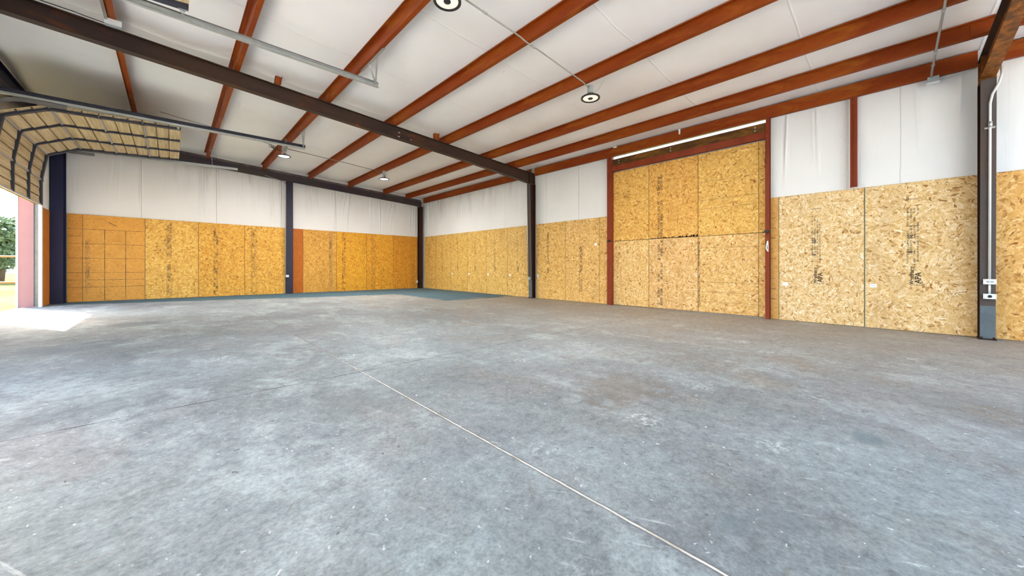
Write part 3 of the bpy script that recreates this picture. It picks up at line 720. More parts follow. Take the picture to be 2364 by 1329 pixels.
# ------------------------------------------------------------------ steel frames
def ibeam_rects(fw, d, tf=.012, tw=.010):
    return [(-fw / 2, fw / 2, -tf, 0), (-fw / 2, fw / 2, -d, -d + tf), (-tw / 2, tw / 2, -d + tf, -tf)]
UPV = Vector((0.0535 - FA, 0, 1)).normalized()
def rafter(y, x0, x1, depth0, depth1, fw, label, mats, name='steel_rafter', slots=()):
    root = empty(name, (x1, y, zp(x1, y) - depth1), label, 'rafter')
    def P(x): return Vector((x, y, zp(x, y) - .003))
    segs = [x0, 3.96, 4.33, 5.5, 7.4, x1]
    dep = lambda x: depth0 + (depth1 - depth0) * max(0.0, min(1.0, (x - 5.5) / (x1 - 5.5)))
    tf, tw = .012, .010
    top, bot, web = MB(), MB(), MB()
    for a, b in zip(segs[:-1], segs[1:]):
        da, db = dep(a), dep(b)
        top.bar(P(a), P(b), UPV, [(-fw / 2, fw / 2, -tf, 0)])
        bot.bar(P(a), P(b), UPV, [(-fw / 2, fw / 2, -da, -da + tf)], [(-fw / 2, fw / 2, -db, -db + tf)])
    # web with slotted holes
    cuts_ = sorted(set([x0, 5.5, 7.4, x1] + [q for sx, u, l, h in slots for q in (sx - l / 2, sx + l / 2)]))
    for a, b in zip(cuts_[:-1], cuts_[1:]):
        hs = [(u, h) for sx, u, l, h in slots if abs(sx - (a + b) / 2) < l / 2]
        lv = [-1.0]; 
        da, db = dep(a), dep(b)
        if not hs: web.bar(P(a), P(b), UPV, [(-tw / 2, tw / 2, -da + tf, -tf)], [(-tw / 2, tw / 2, -db + tf, -tf)])
        else:
            z = -da + tf
            for u, h in sorted(hs):
                web.bar(P(a), P(b), UPV, [(-tw / 2, tw / 2, z, u - h / 2)]); z = u + h / 2
            web.bar(P(a), P(b), UPV, [(-tw / 2, tw / 2, z, -tf)])
    top.build('top_flange', mats[0], root); web.build('web', mats[1], root); bot.build('bottom_flange', mats[2], root)
    return root
def stiff(root, y, x, d, fw, m='rafter', w_=.012):
    z = zp(x, y); mb = MB()
    mb.box((x - w_ / 2, y - fw / 2 + .004, z - d + .014), (x + w_ / 2, y - .006, z - .018)); mb.box((x - w_ / 2, y + .006, z - d + .014), (x + w_ / 2, y + fw / 2 - .004, z - .018))
    mb.build('stiffener_plate', m, root)
rm = rafter(YM, -2.22, 8.755, .275, .345, .14, 'long dark steel I-beam rafter crossing the roof to the middle column', ('rafter', 'rafter', 'rafter'),
            slots=((3.985, -.105, .05, .018), (3.985, -.205, .05, .018), (4.305, -.190, .05, .018)))
stiff(rm, YM, 8.50, .34, .14); stiff(rm, YM, 8.735, .34, .14)
rn_ = rafter(YN, -2.22, 8.755, .275, .345, .14, 'rust-streaked steel rafter above the near column at the right edge', ('rafter', 'rafter_rust', 'rafter_rust'))
stiff(rn_, YN, 8.50, .34, .14, 'rafter_rust'); stiff(rn_, YN, 8.735, .34, .14, 'rafter_rust')
# end-wall rafter: a channel against the back wall
root = empty('steel_rafter', (8.7, 15.36, zp(8.7, 15.4) - .25), 'dark purple-brown rafter running along the top of the back wall', 'rafter')
def PB(x): return Vector((x, 15.36, zp(x, 15.36) - .004))
d = .235
MB().bar(PB(-2.05), PB(8.66), UPV, [(-.006, .000, -d, 0)]).build('web', 'rafter_navy', root)
MB().bar(PB(-2.05), PB(8.66), UPV, [(-.065, -.006, -.008, 0)]).build('top_flange', 'rafter_rust', root)
MB().bar(PB(-2.05), PB(8.66), UPV, [(-.065, -.006, -d, -d + .008)]).build('bottom_flange', 'rafter_navy', root)
rk = MB(); rk.bar(Vector((-1.55, 15.455, zp(-1.55, 15.455))), Vector((8.66, 15.455, zp(8.66, 15.455))), UPV, [(-.008, .008, .006, PD - .105)])
rk = rk.build('rake_closure', 'closure', base=(3, 15.47, 4.4)); tag(rk, 'dark closure strip between the back rafter and the roof lining', 'closure strip')

def column(name, base, ztop, fw, inner0, inner1, outer, yc, mat, label, mat_lower=None, lower=.45):
    """I-section on the right wall: inner flange faces the room (-x), web runs to the wall."""
    root = empty(name, base, label, 'column')
    zb = base[2] + .003; tf = .012; h = fw / 2
    def taper(z): return inner0 + (inner1 - inner0) * (z - zb) / (ztop - zb)
    def fl_seg(z0, z1, m, nm):
        a, b = taper(z0), taper(z1)
        MB().hexa([(a, yc - h, z0), (a + tf, yc - h, z0), (a + tf, yc + h, z0), (a, yc + h, z0), (b, yc - h, z1), (b + tf, yc - h, z1), (b + tf, yc + h, z1), (b, yc + h, z1)]).build(nm, m, root)
    if mat_lower:
        fl_seg(zb + .012, zb + lower, mat_lower, 'flange_foot'); fl_seg(zb + lower, ztop, mat, 'inner_flange')
    else: fl_seg(zb + .012, ztop, mat, 'inner_flange')
    a, b = inner0 + tf, inner1 + tf
    MB().hexa([(a, yc - .005, zb + .012), (outer - tf, yc - .005, zb + .012), (outer - tf, yc + .005, zb + .012), (a, yc + .005, zb + .012), (b, yc - .005, ztop), (outer - tf, yc - .005, ztop), (outer - tf, yc + .005, ztop), (b, yc + .005, ztop)]).build('web', 'maroon', root)
    MB().box((outer - tf, yc - h, zb + .012), (outer, yc + h, ztop)).build('outer_flange', 'maroon', root)
    MB().box((inner0 - .03, yc - h - .01, zb), (outer, yc + h + .01, zb + .012)).build('base_plate', 'maroon', root)
    MB().box((inner1 - .02, yc - h, ztop), (outer, yc + h, ztop + .012)).build('cap_plate', 'rafter_rust', root)
    for dy in (-.055, .055): MB().tube([(inner0 - .015, yc + dy, zb + .012), (inner0 - .015, yc + dy, zb + .04)], .011, 6).build('anchor_bolt', 'maroon', root)
    return root
zt = zp(8.5, YM) - .345 - .03
cm = column('steel_column', (8.68, YM, fl(8.68, YM)), zt, .14, 8.585, 8.495, 8.755, YM, 'grey_brown', 'tapered steel column on the right wall under the middle rafter', 'foot_slate', .60)
zt2 = zp(8.5, YN) - .345 - .03
cn = column('steel_column', (8.66, YN, fl(8.66, YN)), zt2, .14, 8.560, 8.480, 8.755, YN, 'grey_brown', 'grey-brown steel column at the right edge carrying two outlet boxes', None)
mb = MB(); mb.hexa([(8.556, YN - .068, -.012), (8.5595, YN - .068, -.012), (8.5595, YN + .068, -.012), (8.556, YN + .068, -.012), (8.549, YN - .068, .46), (8.5525, YN - .068, .46), (8.5525, YN + .068, .46), (8.549, YN + .068, .46)])
mb.build('blue_grey_foot_paint', 'foot_slate', cn)

def wall_column(base, x0, x1, y0, y1, ztop_f, mat, label, dark='maroon'):
    root = empty('steel_column', base, label, 'column'); zb = base[2] + .003; t = .010
    MB().box((x0, y0, zb + .01), (x1, y0 + t, ztop_f)).build('front_flange', mat, root)
    xm = (x0 + x1) / 2
    MB().box((xm - .005, y0 + t, zb + .01), (xm + .005, y1 - t, ztop_f)).build('web', dark, root)
    MB().box((x0, y1 - t, zb + .01), (x1, y1, ztop_f)).build('rear_flange', mat, root)
    MB().box((x0 - .01, y0 - .02, zb), (x1 + .01, y1, zb + .01)).build('base_plate', mat, root)
    return root
wall_column((3.18, 15.4, fl(3.18, 15.4)), 3.075, 3.292, 15.335, 15.468, zp(3.2, 15.4) - .25, 'shade_slate', 'steel column toned slate for shade in the middle of the back wall', 'navy')
wall_column((8.56, 15.37, fl(8.56, 15.37)), 8.505, 8.68, 15.29, 15.47, zp(8.6, 15.4) - .25, 'maroon', 'dark maroon steel column in the far right corner')
wall_column((-2.18, 15.2, fl(-2.18, 15.2)), -2.295, -2.082, 15.07, 15.46, zp(-2.2, 15.3) - .02, 'navy', 'steel column toned navy for shade in the back corner beside the open overhead door', 'navy')

# purlins: Z sections, one per line and bay
def purlin(x, y0, y1, label, bay, mat='red_oxide'):
    t, fw, lip = .005, .062, .016
    def P(y): return Vector((x, y, zp(x, y) + .001))
    root = empty('roof_purlin', (x, (y0 + y1) / 2, zp(x, (y0 + y1) / 2)), label, 'purlin', bay)
    up = Vector((0, 0, 1))                      # swept along +y: sideways is +x
    MB().bar(P(y0), P(y1), up, [(-t / 2, t / 2, 0, PD)]).build('web', mat, root)
    MB().bar(P(y0), P(y1), up, [(t / 2, fw, 0, t), (fw - t, fw, t, lip)]).build('bottom_flange', mat, root)
    MB().bar(P(y0), P(y1), up, [(-fw, -t / 2, PD - t, PD), (-fw, -fw + t, PD - lip, PD - t)]).build('top_flange', mat, root)
    for yy in (y0, y1):
        if abs(yy - YM) < .4 or abs(yy - YN) < .4:
            sgn = 1 if yy == y0 else -1
            # lapped end reinforced by a clip plate on the rafter
            MB().box((x - .012, min(yy, yy + sgn * .22), zp(x, yy) + .02), (x - t / 2 - .001, max(yy, yy + sgn * .22), zp(x, yy) + PD - .03)).build('lap_plate', mat, root)
    return root
pw = ['seventh red roof purlin from the right wall', 'sixth red roof purlin from the right wall', 'fifth red roof purlin from the right wall',
      'fourth red roof purlin from the right wall', 'third red roof purlin from the right wall', 'second red roof purlin from the right wall', 'first red roof purlin from the right wall']
bays = [(YN + .002, YM - .002, 'this side of the middle rafter', 'roof purlins over the near bay'), (YM + .002, 15.435, 'beyond the middle rafter', 'roof purlins over the far bay')]
for y0, y1, wd, grp in bays:
    for x, lab in zip(PX, pw): purlin(x, y0, y1, lab + ', ' + wd, grp)
for x, lab in ((6.80, 'stub of the second roof purlin outside the near rafter'), (7.87, 'stub of the first roof purlin outside the near rafter')):
    purlin(x, Y0 + .1, YN - .002, lab, 'roof purlins outside the near rafter')
def eave(y0, y1, label, grp):
    zb = lambda y: zp(8.77, y) - .060
    root = empty('eave_strut', (XE, (y0 + y1) / 2, zb((y0 + y1) / 2)), label, 'eave strut', grp); t = .006; up = Vector((0, 0, 1))
    P = lambda y: Vector((XE, y, zb(y)))
    MB().bar(P(y0), P(y1), up, [(-t / 2, t / 2, 0, .235)]).build('web', 'red_oxide', root)
    MB().bar(P(y0), P(y1), up, [(t / 2, .068, 0, t)]).build('bottom_flange', 'red_oxide', root)
    MB().bar(P(y0), P(y1), up, [(t / 2, .068, .235 - t, .235)]).build('top_flange', 'red_oxide', root)
eave(YM + .0705, 15.28, 'red eave strut along the top of the right wall beyond the middle rafter', 'eave struts')
eave(YN + .0705, YM - .0705, 'red eave strut along the top of the right wall this side of the middle rafter', 'eave struts')
eave(Y0 + .05, YN - .0705, 'short red eave strut right of the near column', 'eave struts')
MBx = MB(); MBx.bar(Vector((-2.31, Y0 + .1, 4.40)), Vector((-2.31, 15.05, 4.44)), Vector((0, 0, 1)), [(0, .006, 0, .32), (-.0, .07, 0, .006), (0, .07, .314, .32)])
tag(MBx.build('eave_strut', 'navy', base=(-2.3, 12.5, 4.46)), 'dark steel strut on the left wall above the overhead door', 'eave strut')  # navy tone puts the shade above the door into the strut's colour
# loose brackets on the middle rafter
def clip(x, label, hgt, lean):
    mb = MB(); z = zp(x, YM) + .001; y = YM - .02
    mb.hexa([(x - .045, y - .03, z), (x - .039, y - .03, z), (x - .039, y + .05, z), (x - .045, y + .05, z), (x - .045 + lean, y - .03, z + hgt), (x - .039 + lean, y - .03, z + hgt), (x - .039 + lean, y + .05, z + hgt), (x - .045 + lean, y + .05, z + hgt)])
    mb.hexa([(x - .045, y - .03, z), (x + .055, y - .03, z), (x + .055, y - .024, z), (x - .045, y - .024, z), (x - .045 + lean, y - .03, z + hgt), (x + .055 + lean, y - .03, z + hgt), (x + .055 + lean, y - .024, z + hgt), (x - .045 + lean, y - .024, z + hgt)])
    mb.hexa([(x + .049, y - .09, z + .01), (x + .055, y - .09, z + .01), (x + .055, y - .024, z + .01), (x + .049, y - .024, z + .01), (x + .049 + lean, y - .09, z + hgt), (x + .055 + lean, y - .09, z + hgt), (x + .055 + lean, y - .024, z + hgt), (x + .049 + lean, y - .024, z + hgt)])
    tag(mb.build('purlin_clip', 'rust_clip', base=(x, y, z)), label, 'bracket', 'rusty clips on the middle rafter')
M['rust_clip'] = steel('orange_rust_clip', (.34, .065, .010), (.20, .03, .008), (.46, .15, .02), .6, .6, 12.0)
clip(1.47, 'rusty bent clip standing on the left half of the middle rafter', .185, .02)
clip(4.98, 'rusty folded clip on the middle rafter beside the third purlin', .17, .0)
mb = MB(); zz = zp(2.98, YM) - .282; mb.hexa([(2.93, YM - .13, zz - .012), (3.03, YM - .10, zz - .03), (3.03, YM - .02, zz - .006), (2.93, YM - .02, zz - .004), (2.93, YM - .13, zz - .008), (3.03, YM - .10, zz - .026), (3.03, YM - .02, zz - .002), (2.93, YM - .02, zz - .0005)])
tag(mb.build('steel_tab', 'rust_clip', base=(2.98, YM, zz)), 'small rusty tab bent down under the middle rafter', 'bracket')

# ------------------------------------------------------------------ overhead door, its tracks
JY = 14.12; W0 = 10.86
path = [Vector((.159, 0, 4.131)), Vector((-.453, 0, 4.093)), Vector((-1.062, 0, 4.056)), Vector((-1.678, 0, 4.030)), Vector((-2.215, 0, 3.760)), Vector((-2.305, 0, 3.125)), Vector((-2.305, 0, 2.515))]
def overhead_door(y0, y1, label):
    fz = fl(-2.3, (y0 + y1) / 2) - fl(-2.3, 12.5)
    root = empty('overhead_door', (-2.305, (y0 + y1) / 2, 2.515 + fz), label, 'overhead door', 'open overhead doors')
    for i in range(6):
        a, b = path[i] + Vector((0, 0, fz)), path[i + 1] + Vector((0, 0, fz))
        d = (b - a).normalized(); nrm = Vector((d.z, 0, -d.x))                  # towards the room side
        if nrm.x < -.2 or (abs(nrm.x) <= .2 and nrm.z > 0): nrm = -nrm
        L = (b - a).length
        def Q(sv, n_, y): p = a + d * sv + nrm * n_; return Vector((p.x, y, p.z))
        mb = MB()
        for k in range(3):
            s0, s1 = .004 + (L - .008) * k / 3 + (.014 if k else 0), .004 + (L - .008) * (k + 1) / 3 - .012
            # each strip laps over the next: highest at its upper edge
            mb.hexa([Q(s0, -.035, y0), Q(s1, -.035, y0), Q(s1, -.035, y1), Q(s0, -.035, y1), Q(s0, .002, y0), Q(s1, .016, y0), Q(s1, .016, y1), Q(s0, .002, y1)])
        mb.hexa([Q(.002, -.040, y0), Q(L - .002, -.040, y0), Q(L - .002, -.040, y1), Q(.002, -.040, y1), Q(.002, -.030, y0), Q(L - .002, -.030, y0), Q(L - .002, -.030, y1), Q(.002, -.030, y1)])
        sec = mb.build('door_section', 'door_tan', root)
        wv = (y1 - y0)
        for k, yy in enumerate((y0 + .05, y0 + wv / 3, y0 + 2 * wv / 3, y1 - .05)):
            hw = .028 if 0 < k < 3 else .05
            m_ = MB(); m_.hexa([Q(.01, .004, yy - hw), Q(L - .01, .004, yy - hw), Q(L - .01, .004, yy + hw), Q(.01, .004, yy + hw), Q(.01, .048, yy - hw), Q(L - .01, .048, yy - hw), Q(L - .01, .048, yy + hw), Q(.01, .048, yy + hw)])
            m_.build('stile', 'door_steel', sec)
            if i > 0:
                m_ = MB(); m_.hexa([Q(-.05, .049, yy - .03), Q(.05, .049, yy - .03), Q(.05, .049, yy + .03), Q(-.05, .049, yy + .03), Q(-.03, .062, yy - .02), Q(.03, .062, yy - .02), Q(.03, .062, yy + .02), Q(-.03, .062, yy + .02)])
                m_.build('hinge', 'door_steel', sec)
        m_ = MB(); m_.hexa([Q(L - .032, .017, y0), Q(L - .004, .017, y0), Q(L - .004, .017, y1), Q(L - .032, .017, y1), Q(L - .032, .034, y0), Q(L - .004, .034, y0), Q(L - .004, .034, y1), Q(L - .032, .034, y1)])
        m_.build('rail', 'door_rail', sec)
    a = path[0] + Vector((0, 0, fz))
    for yy, sgn in ((y1 - .02, 1), (y0 + .02, -1)):
        m_ = MB(); m_.tube([(a.x - .05, yy, a.z - .03), (a.x - .05, yy + sgn * .045, a.z - .03)], .010, 8); m_.tube([(a.x - .05, yy + sgn * .036, a.z - .03), (a.x - .05, yy + sgn * .058, a.z - .03)], .022, 12)
        m_.box((a.x - .10, yy - .006, a.z - .055), (a.x - .01, yy + .006, a.z + .02)); m_.build('top_roller', 'galv', root)
    return root
od = overhead_door(W0, JY, 'partly raised tan sectional overhead door under the roof at the far left')
od2 = copy_tree(od, (0, -8.10, fl(-2.3, 4.4) - fl(-2.3, 12.5) + .15))
ORG[od2.name] = od2.location.copy()
m_ = MB(); m_.bar((.04, 6.0, 4.26), (.10, 6.095, 4.19), (1, 0, 0), [(-.012, .012, -.004, .004)]); m_.bar((.12, 6.0, 4.25), (.11, 6.09, 4.19), (1, 0, 0), [(-.014, .014, -.005, .005)])
m_.build('top_bracket', 'galv', od2)
od2['label'] = 'corner of the nearer tan overhead door cut off by the top edge of the picture'

def track(y, xend, label, rise, side, hang=None, z_off=0.0, strap=None):
    """horizontal, curved and vertical door track on one side of a door"""
    root = empty('door_track', (-2.35, y, fl(-2.35, y)), label, 'door track', 'overhead door tracks')
    f = fl(-2.3, y)
    hz = lambda x: 4.085 + z_off + rise * (x + 1.85)
    R = .46; cx = -1.915; dz = -.075
    straight = [Vector((xend, y, hz(xend))), Vector((-2.29, y, hz(-2.29)))]
    curve = [Vector((-1.45, y, hz(-1.45) + dz))] + [Vector((cx - R * math.sin(t), y, hz(cx) + dz - R + R * math.cos(t))) for t in [math.pi / 2 * k / 9 for k in range(10)]] + [Vector((cx - R, y, f + .03))]
    def chan(P, rects, nm, m):
        mb = MB()
        for p, q in zip(P[:-1], P[1:]):
            dd = (q - p).normalized(); up = Vector((dd.z, 0, -dd.x))
            if up.z < -1e-3 or (abs(up.z) <= 1e-3 and up.x > 0): up = -up
            mb.bar(p, q, up, rects if dd.cross(up).dot(Vector((0, side, 0))) > 0 else [(-b, -a, c_, d_) for a, b, c_, d_ in rects])
        return mb.build(nm, m, root)
    # channels opening towards the door, with a backing angle above
    C = [(.020, .024, -.028, .028), (-.022, .024, -.032, -.028), (-.022, .020, .028, .032)]
    chan(straight, C, 'track_channel', 'galv'); chan(curve, C, 'curved_track', 'galv_dark')
    chan(straight, [(.025, .029, .012, .075), (.029, .060, .071, .075)], 'track_angle', 'door_steel' if hang != 'bright' else 'galv_dark')
    return root, hz
def perforated(mb, p, q, w_=.032, t=.003):
    p, q = Vector(p), Vector(q); d = (q - p); n = max(2, int(d.length / .05)); a = d.normalized(); s_ = a.cross(Vector((1, 0, 0))).normalized()
    o_ = a.cross(s_).normalized()
    e1 = w_ * .30
    mb.bar(p, q, o_, [(-w_ / 2, -w_ / 2 + e1, 0, t), (w_ / 2 - e1, w_ / 2, 0, t), (-w_ / 2, -w_ / 2 + t, 0, w_ * .8)])
    for k in range(n + 1):
        c = p + d * k / n; mb.bar(c - a * .011, c + a * .011, o_, [(-w_ / 2 + e1, w_ / 2 - e1, 0, t)])
def hanger(root, top_y0, top_y1, x, xt, yt, zt):
    zt0 = zp(x, (top_y0 + top_y1) / 2) - .004
    MB().box((x + .0, min(top_y0, top_y1), zt0 - .04), (x + .004, max(top_y0, top_y1), zt0)).box((x + .004, min(top_y0, top_y1), zt0 - .004), (x + .04, max(top_y0, top_y1), zt0)).build('hanger_rail', 'galv', root)
    for yy in (top_y0 + (top_y1 - top_y0) * .35, top_y0 + (top_y1 - top_y0) * .72):
        mb = MB(); perforated(mb, (x + .03, yy, zt0 - .01), (xt, yt, zt)); mb.build('perforated_hanger', 'galv', root)
t1, hz1 = track(W0 - .05, 2.60, 'door track on the near side of the far overhead door, hung from the fifth purlin', .018, -1, z_off=.045)
hanger(t1, 10.45, 9.95, 2.395, 2.57, W0 - .06, hz1(2.57) + .03)
MB().box((2.13, W0 - .09, hz1(2.13) + .06), (2.17, W0 - .05, hz1(2.13) + .15)).build('track_stop', 'galv_dark', t1)
t2, hz2 = track(JY + .07, 1.52, 'door track along the back wall side of the far overhead door', .036, 1, z_off=-.09)
mb = MB(); zz = zp(.84, 14.15) - .005; mb.box((.902, 14.16, zz - .06), (.908, 14.20, zz + .05)); mb.box((.840, 14.16, zz - .012), (.902, 14.20, zz - .004)); mb.bar((.885, 14.18, zz), (.90, 14.19, hz2(.9) + .02), (1, 0, 0), [(-.018, .018, -.003, .003)]); mb.build('strap_hanger', 'galv', t2)
t3, hz3 = track(6.135, 2.62, 'long galvanised door track of the nearer overhead door, hung below the fifth purlin', .008, 1, 'bright', z_off=.065)
hanger(t3, 6.35, 5.45, 2.395, 2.585, 6.15, hz3(2.585) + .03)
t4, hz4 = track(2.72, 2.62, 'door track on the near side of the nearer overhead door', .008, -1, 'bright', z_off=.065)

# jambs of the far opening (and the same for the near one)
def jamb(y, sgn, label_j, label_t):
    f = fl(-2.5, y); s_ = sgn
    mb = MB(); mb.box((-2.625, min(y, y + s_ * .006), f + .002), (-2.410, max(y, y + s_ * .006), 3.66)); mb.box((-2.625, min(y + s_ * .006, y + s_ * .06), f + .002), (-2.618, max(y + s_ * .006, y + s_ * .06), 3.66))
    j = mb.build('door_jamb', 'pink', base=(-2.5, y, f)); tag(j, label_j, 'door jamb', 'door jambs')
    MB().box((-2.668, min(y - s_ * .01, y + s_ * .05), f + .002), (-2.632, max(y - s_ * .01, y + s_ * .05), 3.66)).build('outer_trim', 'trim_grey', j)
    MB().box((-2.338, min(y - s_ * .03, y - s_ * .024), f + .002), (-2.285, max(y - s_ * .03, y - s_ * .024), 3.40)).box((-2.29, min(y - s_ * .024, y + s_ * .07), f + .002), (-2.285, max(y - s_ * .024, y + s_ * .07), 3.40)).build('inner_angle', 'trim_white', j)
    return j
jamb(14.20, 1, 'pink painted jamb with grey trim at the open far overhead door', '')
jamb(10.80, -1, 'pink jamb on the near side of the far overhead door', '')
jamb(6.10, 1, 'pink jamb on the far side of the nearer overhead door', '')
jamb(2.70, -1, 'pink jamb on the near side of the nearer overhead door', '')

# ------------------------------------------------------------------ lamps
def high_bay(x, y, zl, label, px_, lit):
    root = empty('pendant_lamp', (x, y, zl), label, 'ceiling light', 'round high bay lamps')
    r = .168
    zb = zp(px_, y) - .006
    h = MB().lathe((x, y, zl), [(r - .012, -.016), (r, -.010), (r, .010), (r - .02, .022), (r - .045, .024), (r - .045, .000), (r - .026, -.004)], 40, True); h.build('rim', 'black', root)
    MB().lathe((x, y, zl), [(.145, .020), (.10, .040), (.066, .055), (.062, .088), (.050, .098), (.001, .100)], 36).build('housing', 'chrome', root)
    MB().lathe((x, y, zl), [(.001, -.0055), (.045, -.0055), (.138, -.002), (.142, .004), (.142, .012)] , 40).build('lens', 'lens_lit' if lit else 'lens_cream', root)
    if not lit: MB().lathe((x, y, zl), [(.001, -.0150), (.040, -.0145), (.044, -.010), (.044, -.004)], 24).build('sensor_cap', 'black', root)
    MB().tube([(x, y, zl + .098), (x, y, zb - .145)], .009, 8).build('hook_stem', 'galv', root)
    bz = zb - .10
    jb = MB()
    k = .052; ring = lambda z, q: [(x + q * math.cos(math.pi / 4 * i + math.pi / 8) * 1.08, y + q * math.sin(math.pi / 4 * i + math.pi / 8) * 1.08, z) for i in range(8)]
    b_ = len(jb.v); rings = [ring(bz - .045, k * .86), ring(bz - .038, k), ring(bz + .092, k), ring(bz + .10, k * .86)]
    for rg in rings: jb.v += [Vector(q) for q in rg]
    for i in range(3):
        for q in range(8): jb.f.append((b_ + i * 8 + q, b_ + i * 8 + (q + 1) % 8, b_ + (i + 1) * 8 + (q + 1) % 8, b_ + (i + 1) * 8 + q)); jb.smooth.append(False)
    jb.f.append(tuple(b_ + q for q in reversed(range(8)))); jb.smooth.append(False); jb.f.append(tuple(b_ + 24 + q for q in range(8))); jb.smooth.append(False)
    jb.build('junction_box', 'box_grey', root)
    ym = y - .26
    pts = [(x + .02, y, zl + .10)] + [(x + .02 + .03 * math.sin(math.pi * t), y + (ym - y) * t, zl + .10 + (zb + .01 - zl - .10) * t ** 2.2) for t in (.25, .5, .75, 1.0)]
    MB().tube(pts, .0022, 6).build('safety_cable', 'galv_dark', root)
    return root
lamps = [(5.45, 3.68, 4.055, 'round ceiling lamp with black rim below the third purlin at upper centre', 5.45, False),
         (2.42, 3.68, 4.245, 'round ceiling lamp with black rim cut by the top edge of the picture', 2.42, False),
         (2.33, 11.90, 4.19, 'lit round lamp hanging beside the end of the far door track', 2.33, True),
         (5.28, 11.90, 4.04, 'lit round lamp hanging nearest the far right corner', 5.28, True)]
for a in lamps: high_bay(*a)
for x, y, z, _, _, lit in lamps:
    ld = bpy.data.lights.new('high_bay_glow', 'AREA'); ld.shape = 'DISK'; ld.size = .27; ld.energy = 46 if lit else 26; ld.color = (1.0, .96, .90)
    lo = bpy.data.objects.new('high_bay_glow', ld); COL.objects.link(lo); lo.location = (x, y, z - .022)

# conduits and cables
def conduit(pts, r, label, mat, cat='conduit', name='conduit', clamps=()):
    root = empty(name, pts[0], label, cat)
    MB().tube(pts, r, 10).build('pipe', mat, root)
    for c in clamps: MB().tube([Vector(c[0]), Vector(c[1])], r * 1.5, 10).build('coupling', 'galv', root)
    return root
zc = lambda x, y, o: zp(x, y) - o
y = 3.68
pts = [(2.485, y, zc(2.485, y, .04)), (3.60, y, zc(3.60, y, .016)), (3.68, y, zc(3.68, y, .016)), (3.78, y, zc(3.78, y, .030)), (3.93, y, zc(3.93, y, .034)), (4.02, y, zc(4.0, y, .022)), (5.20, y, zc(5.2, y, .03)), (5.395, y, zc(5.4, y, .06))]
conduit(pts, .011, 'thin grey conduit running between the two near round lamps', 'conduit', clamps=(((2.98, y, zc(2.98, y, .029)), (3.04, y, zc(3.04, y, .028))), ((3.92, y, zc(3.92, y, .034)), (3.97, y, zc(3.97, y, .028)))))
y = -.475
pts = [(1.0, y, zc(1.0, y, .018)), (6.7, y, zc(6.7, y, .018)), (8.50, y, zc(8.5, y, .045)), (8.655, y, zc(8.66, y, .085))]
conduit(pts, .013, 'grey conduit crossing under the purlins to a box above the white wall', 'conduit', clamps=(((6.80, y, zc(6.8, y, .020)), (6.87, y, zc(6.87, y, .021))), ((7.87, y, zc(7.87, y, .034)), (7.94, y, zc(7.94, y, .035))), ((8.30, y, zc(8.3, y, .042)), (8.34, y, zc(8.34, y, .042)))))
b = empty('junction_box', (8.70, -.49, 3.97), 'grey junction box on the eave strut above the white right wall', 'junction box')
zj = zc(8.70, -.49, .13)
MB().box((8.640, -.555, zj - .045), (8.700, -.435, zj + .055)).build('box_body', 'box_grey', b)
MB().hexa([(8.630, -.565, zj - .048), (8.705, -.565, zj - .048), (8.705, -.425, zj - .048), (8.630, -.425, zj - .048), (8.636, -.56, zj - .030), (8.700, -.56, zj - .030), (8.700, -.43, zj - .030), (8.636, -.43, zj - .030)]).build('box_cover', 'box_white', b)
conduit([(8.69, -.56, zj + .01), (8.69, -.75, zj + .02), (8.69, -.91, zj + .03)], .007, 'short cable from the junction box to the near column', 'conduit_white', 'cable', 'cable')
y = 11.90
conduit([(-.2, 11.55, zc(-.2, 11.6, .03)), (1.1, 11.8, zc(1.1, 11.8, .03)), (1.95, y, zc(1.95, y, .045)), (2.275, y, zc(2.275, y, .06))], .006, 'thin dark cable running past the door track to the first lit lamp', 'galv_dark', 'cable', 'cable')
conduit([(2.40, y, zc(2.4, y, .06)), (3.9, y, zc(3.9, y, .05)), (5.225, y, zc(5.22, y, .06))], .009, 'thin dark conduit between the two lit lamps', 'galv_dark')
mb = MB()
for k in range(3):
    c = Vector((2.02 + .05 * k, 11.89, zc(2.05, 11.9, .10) - .015 * k)); mb.tube([c + Vector((.055 * math.cos(t), .012 * math.sin(2 * t + k), .035 * math.sin(t) - .012 * math.cos(t))) for t in [2 * math.pi * q / 14 for q in range(15)]], .006, 6, cap=False)
mb.tube([(2.02, 11.89, zc(2.0, 11.9, .10)), (2.12, 11.90, zc(2.1, 11.9, .15)), (2.20, 11.90, zc(2.2, 11.9, .16)), (2.245, 11.90, zc(2.3, 11.9, .15))], .008, 6)
tag(mb.build('coiled_cord', 'black', base=(2.05, 11.9, zc(2.05, 11.9, .1))), 'loops of black cord tied beside the lamp near the door track', 'cord')
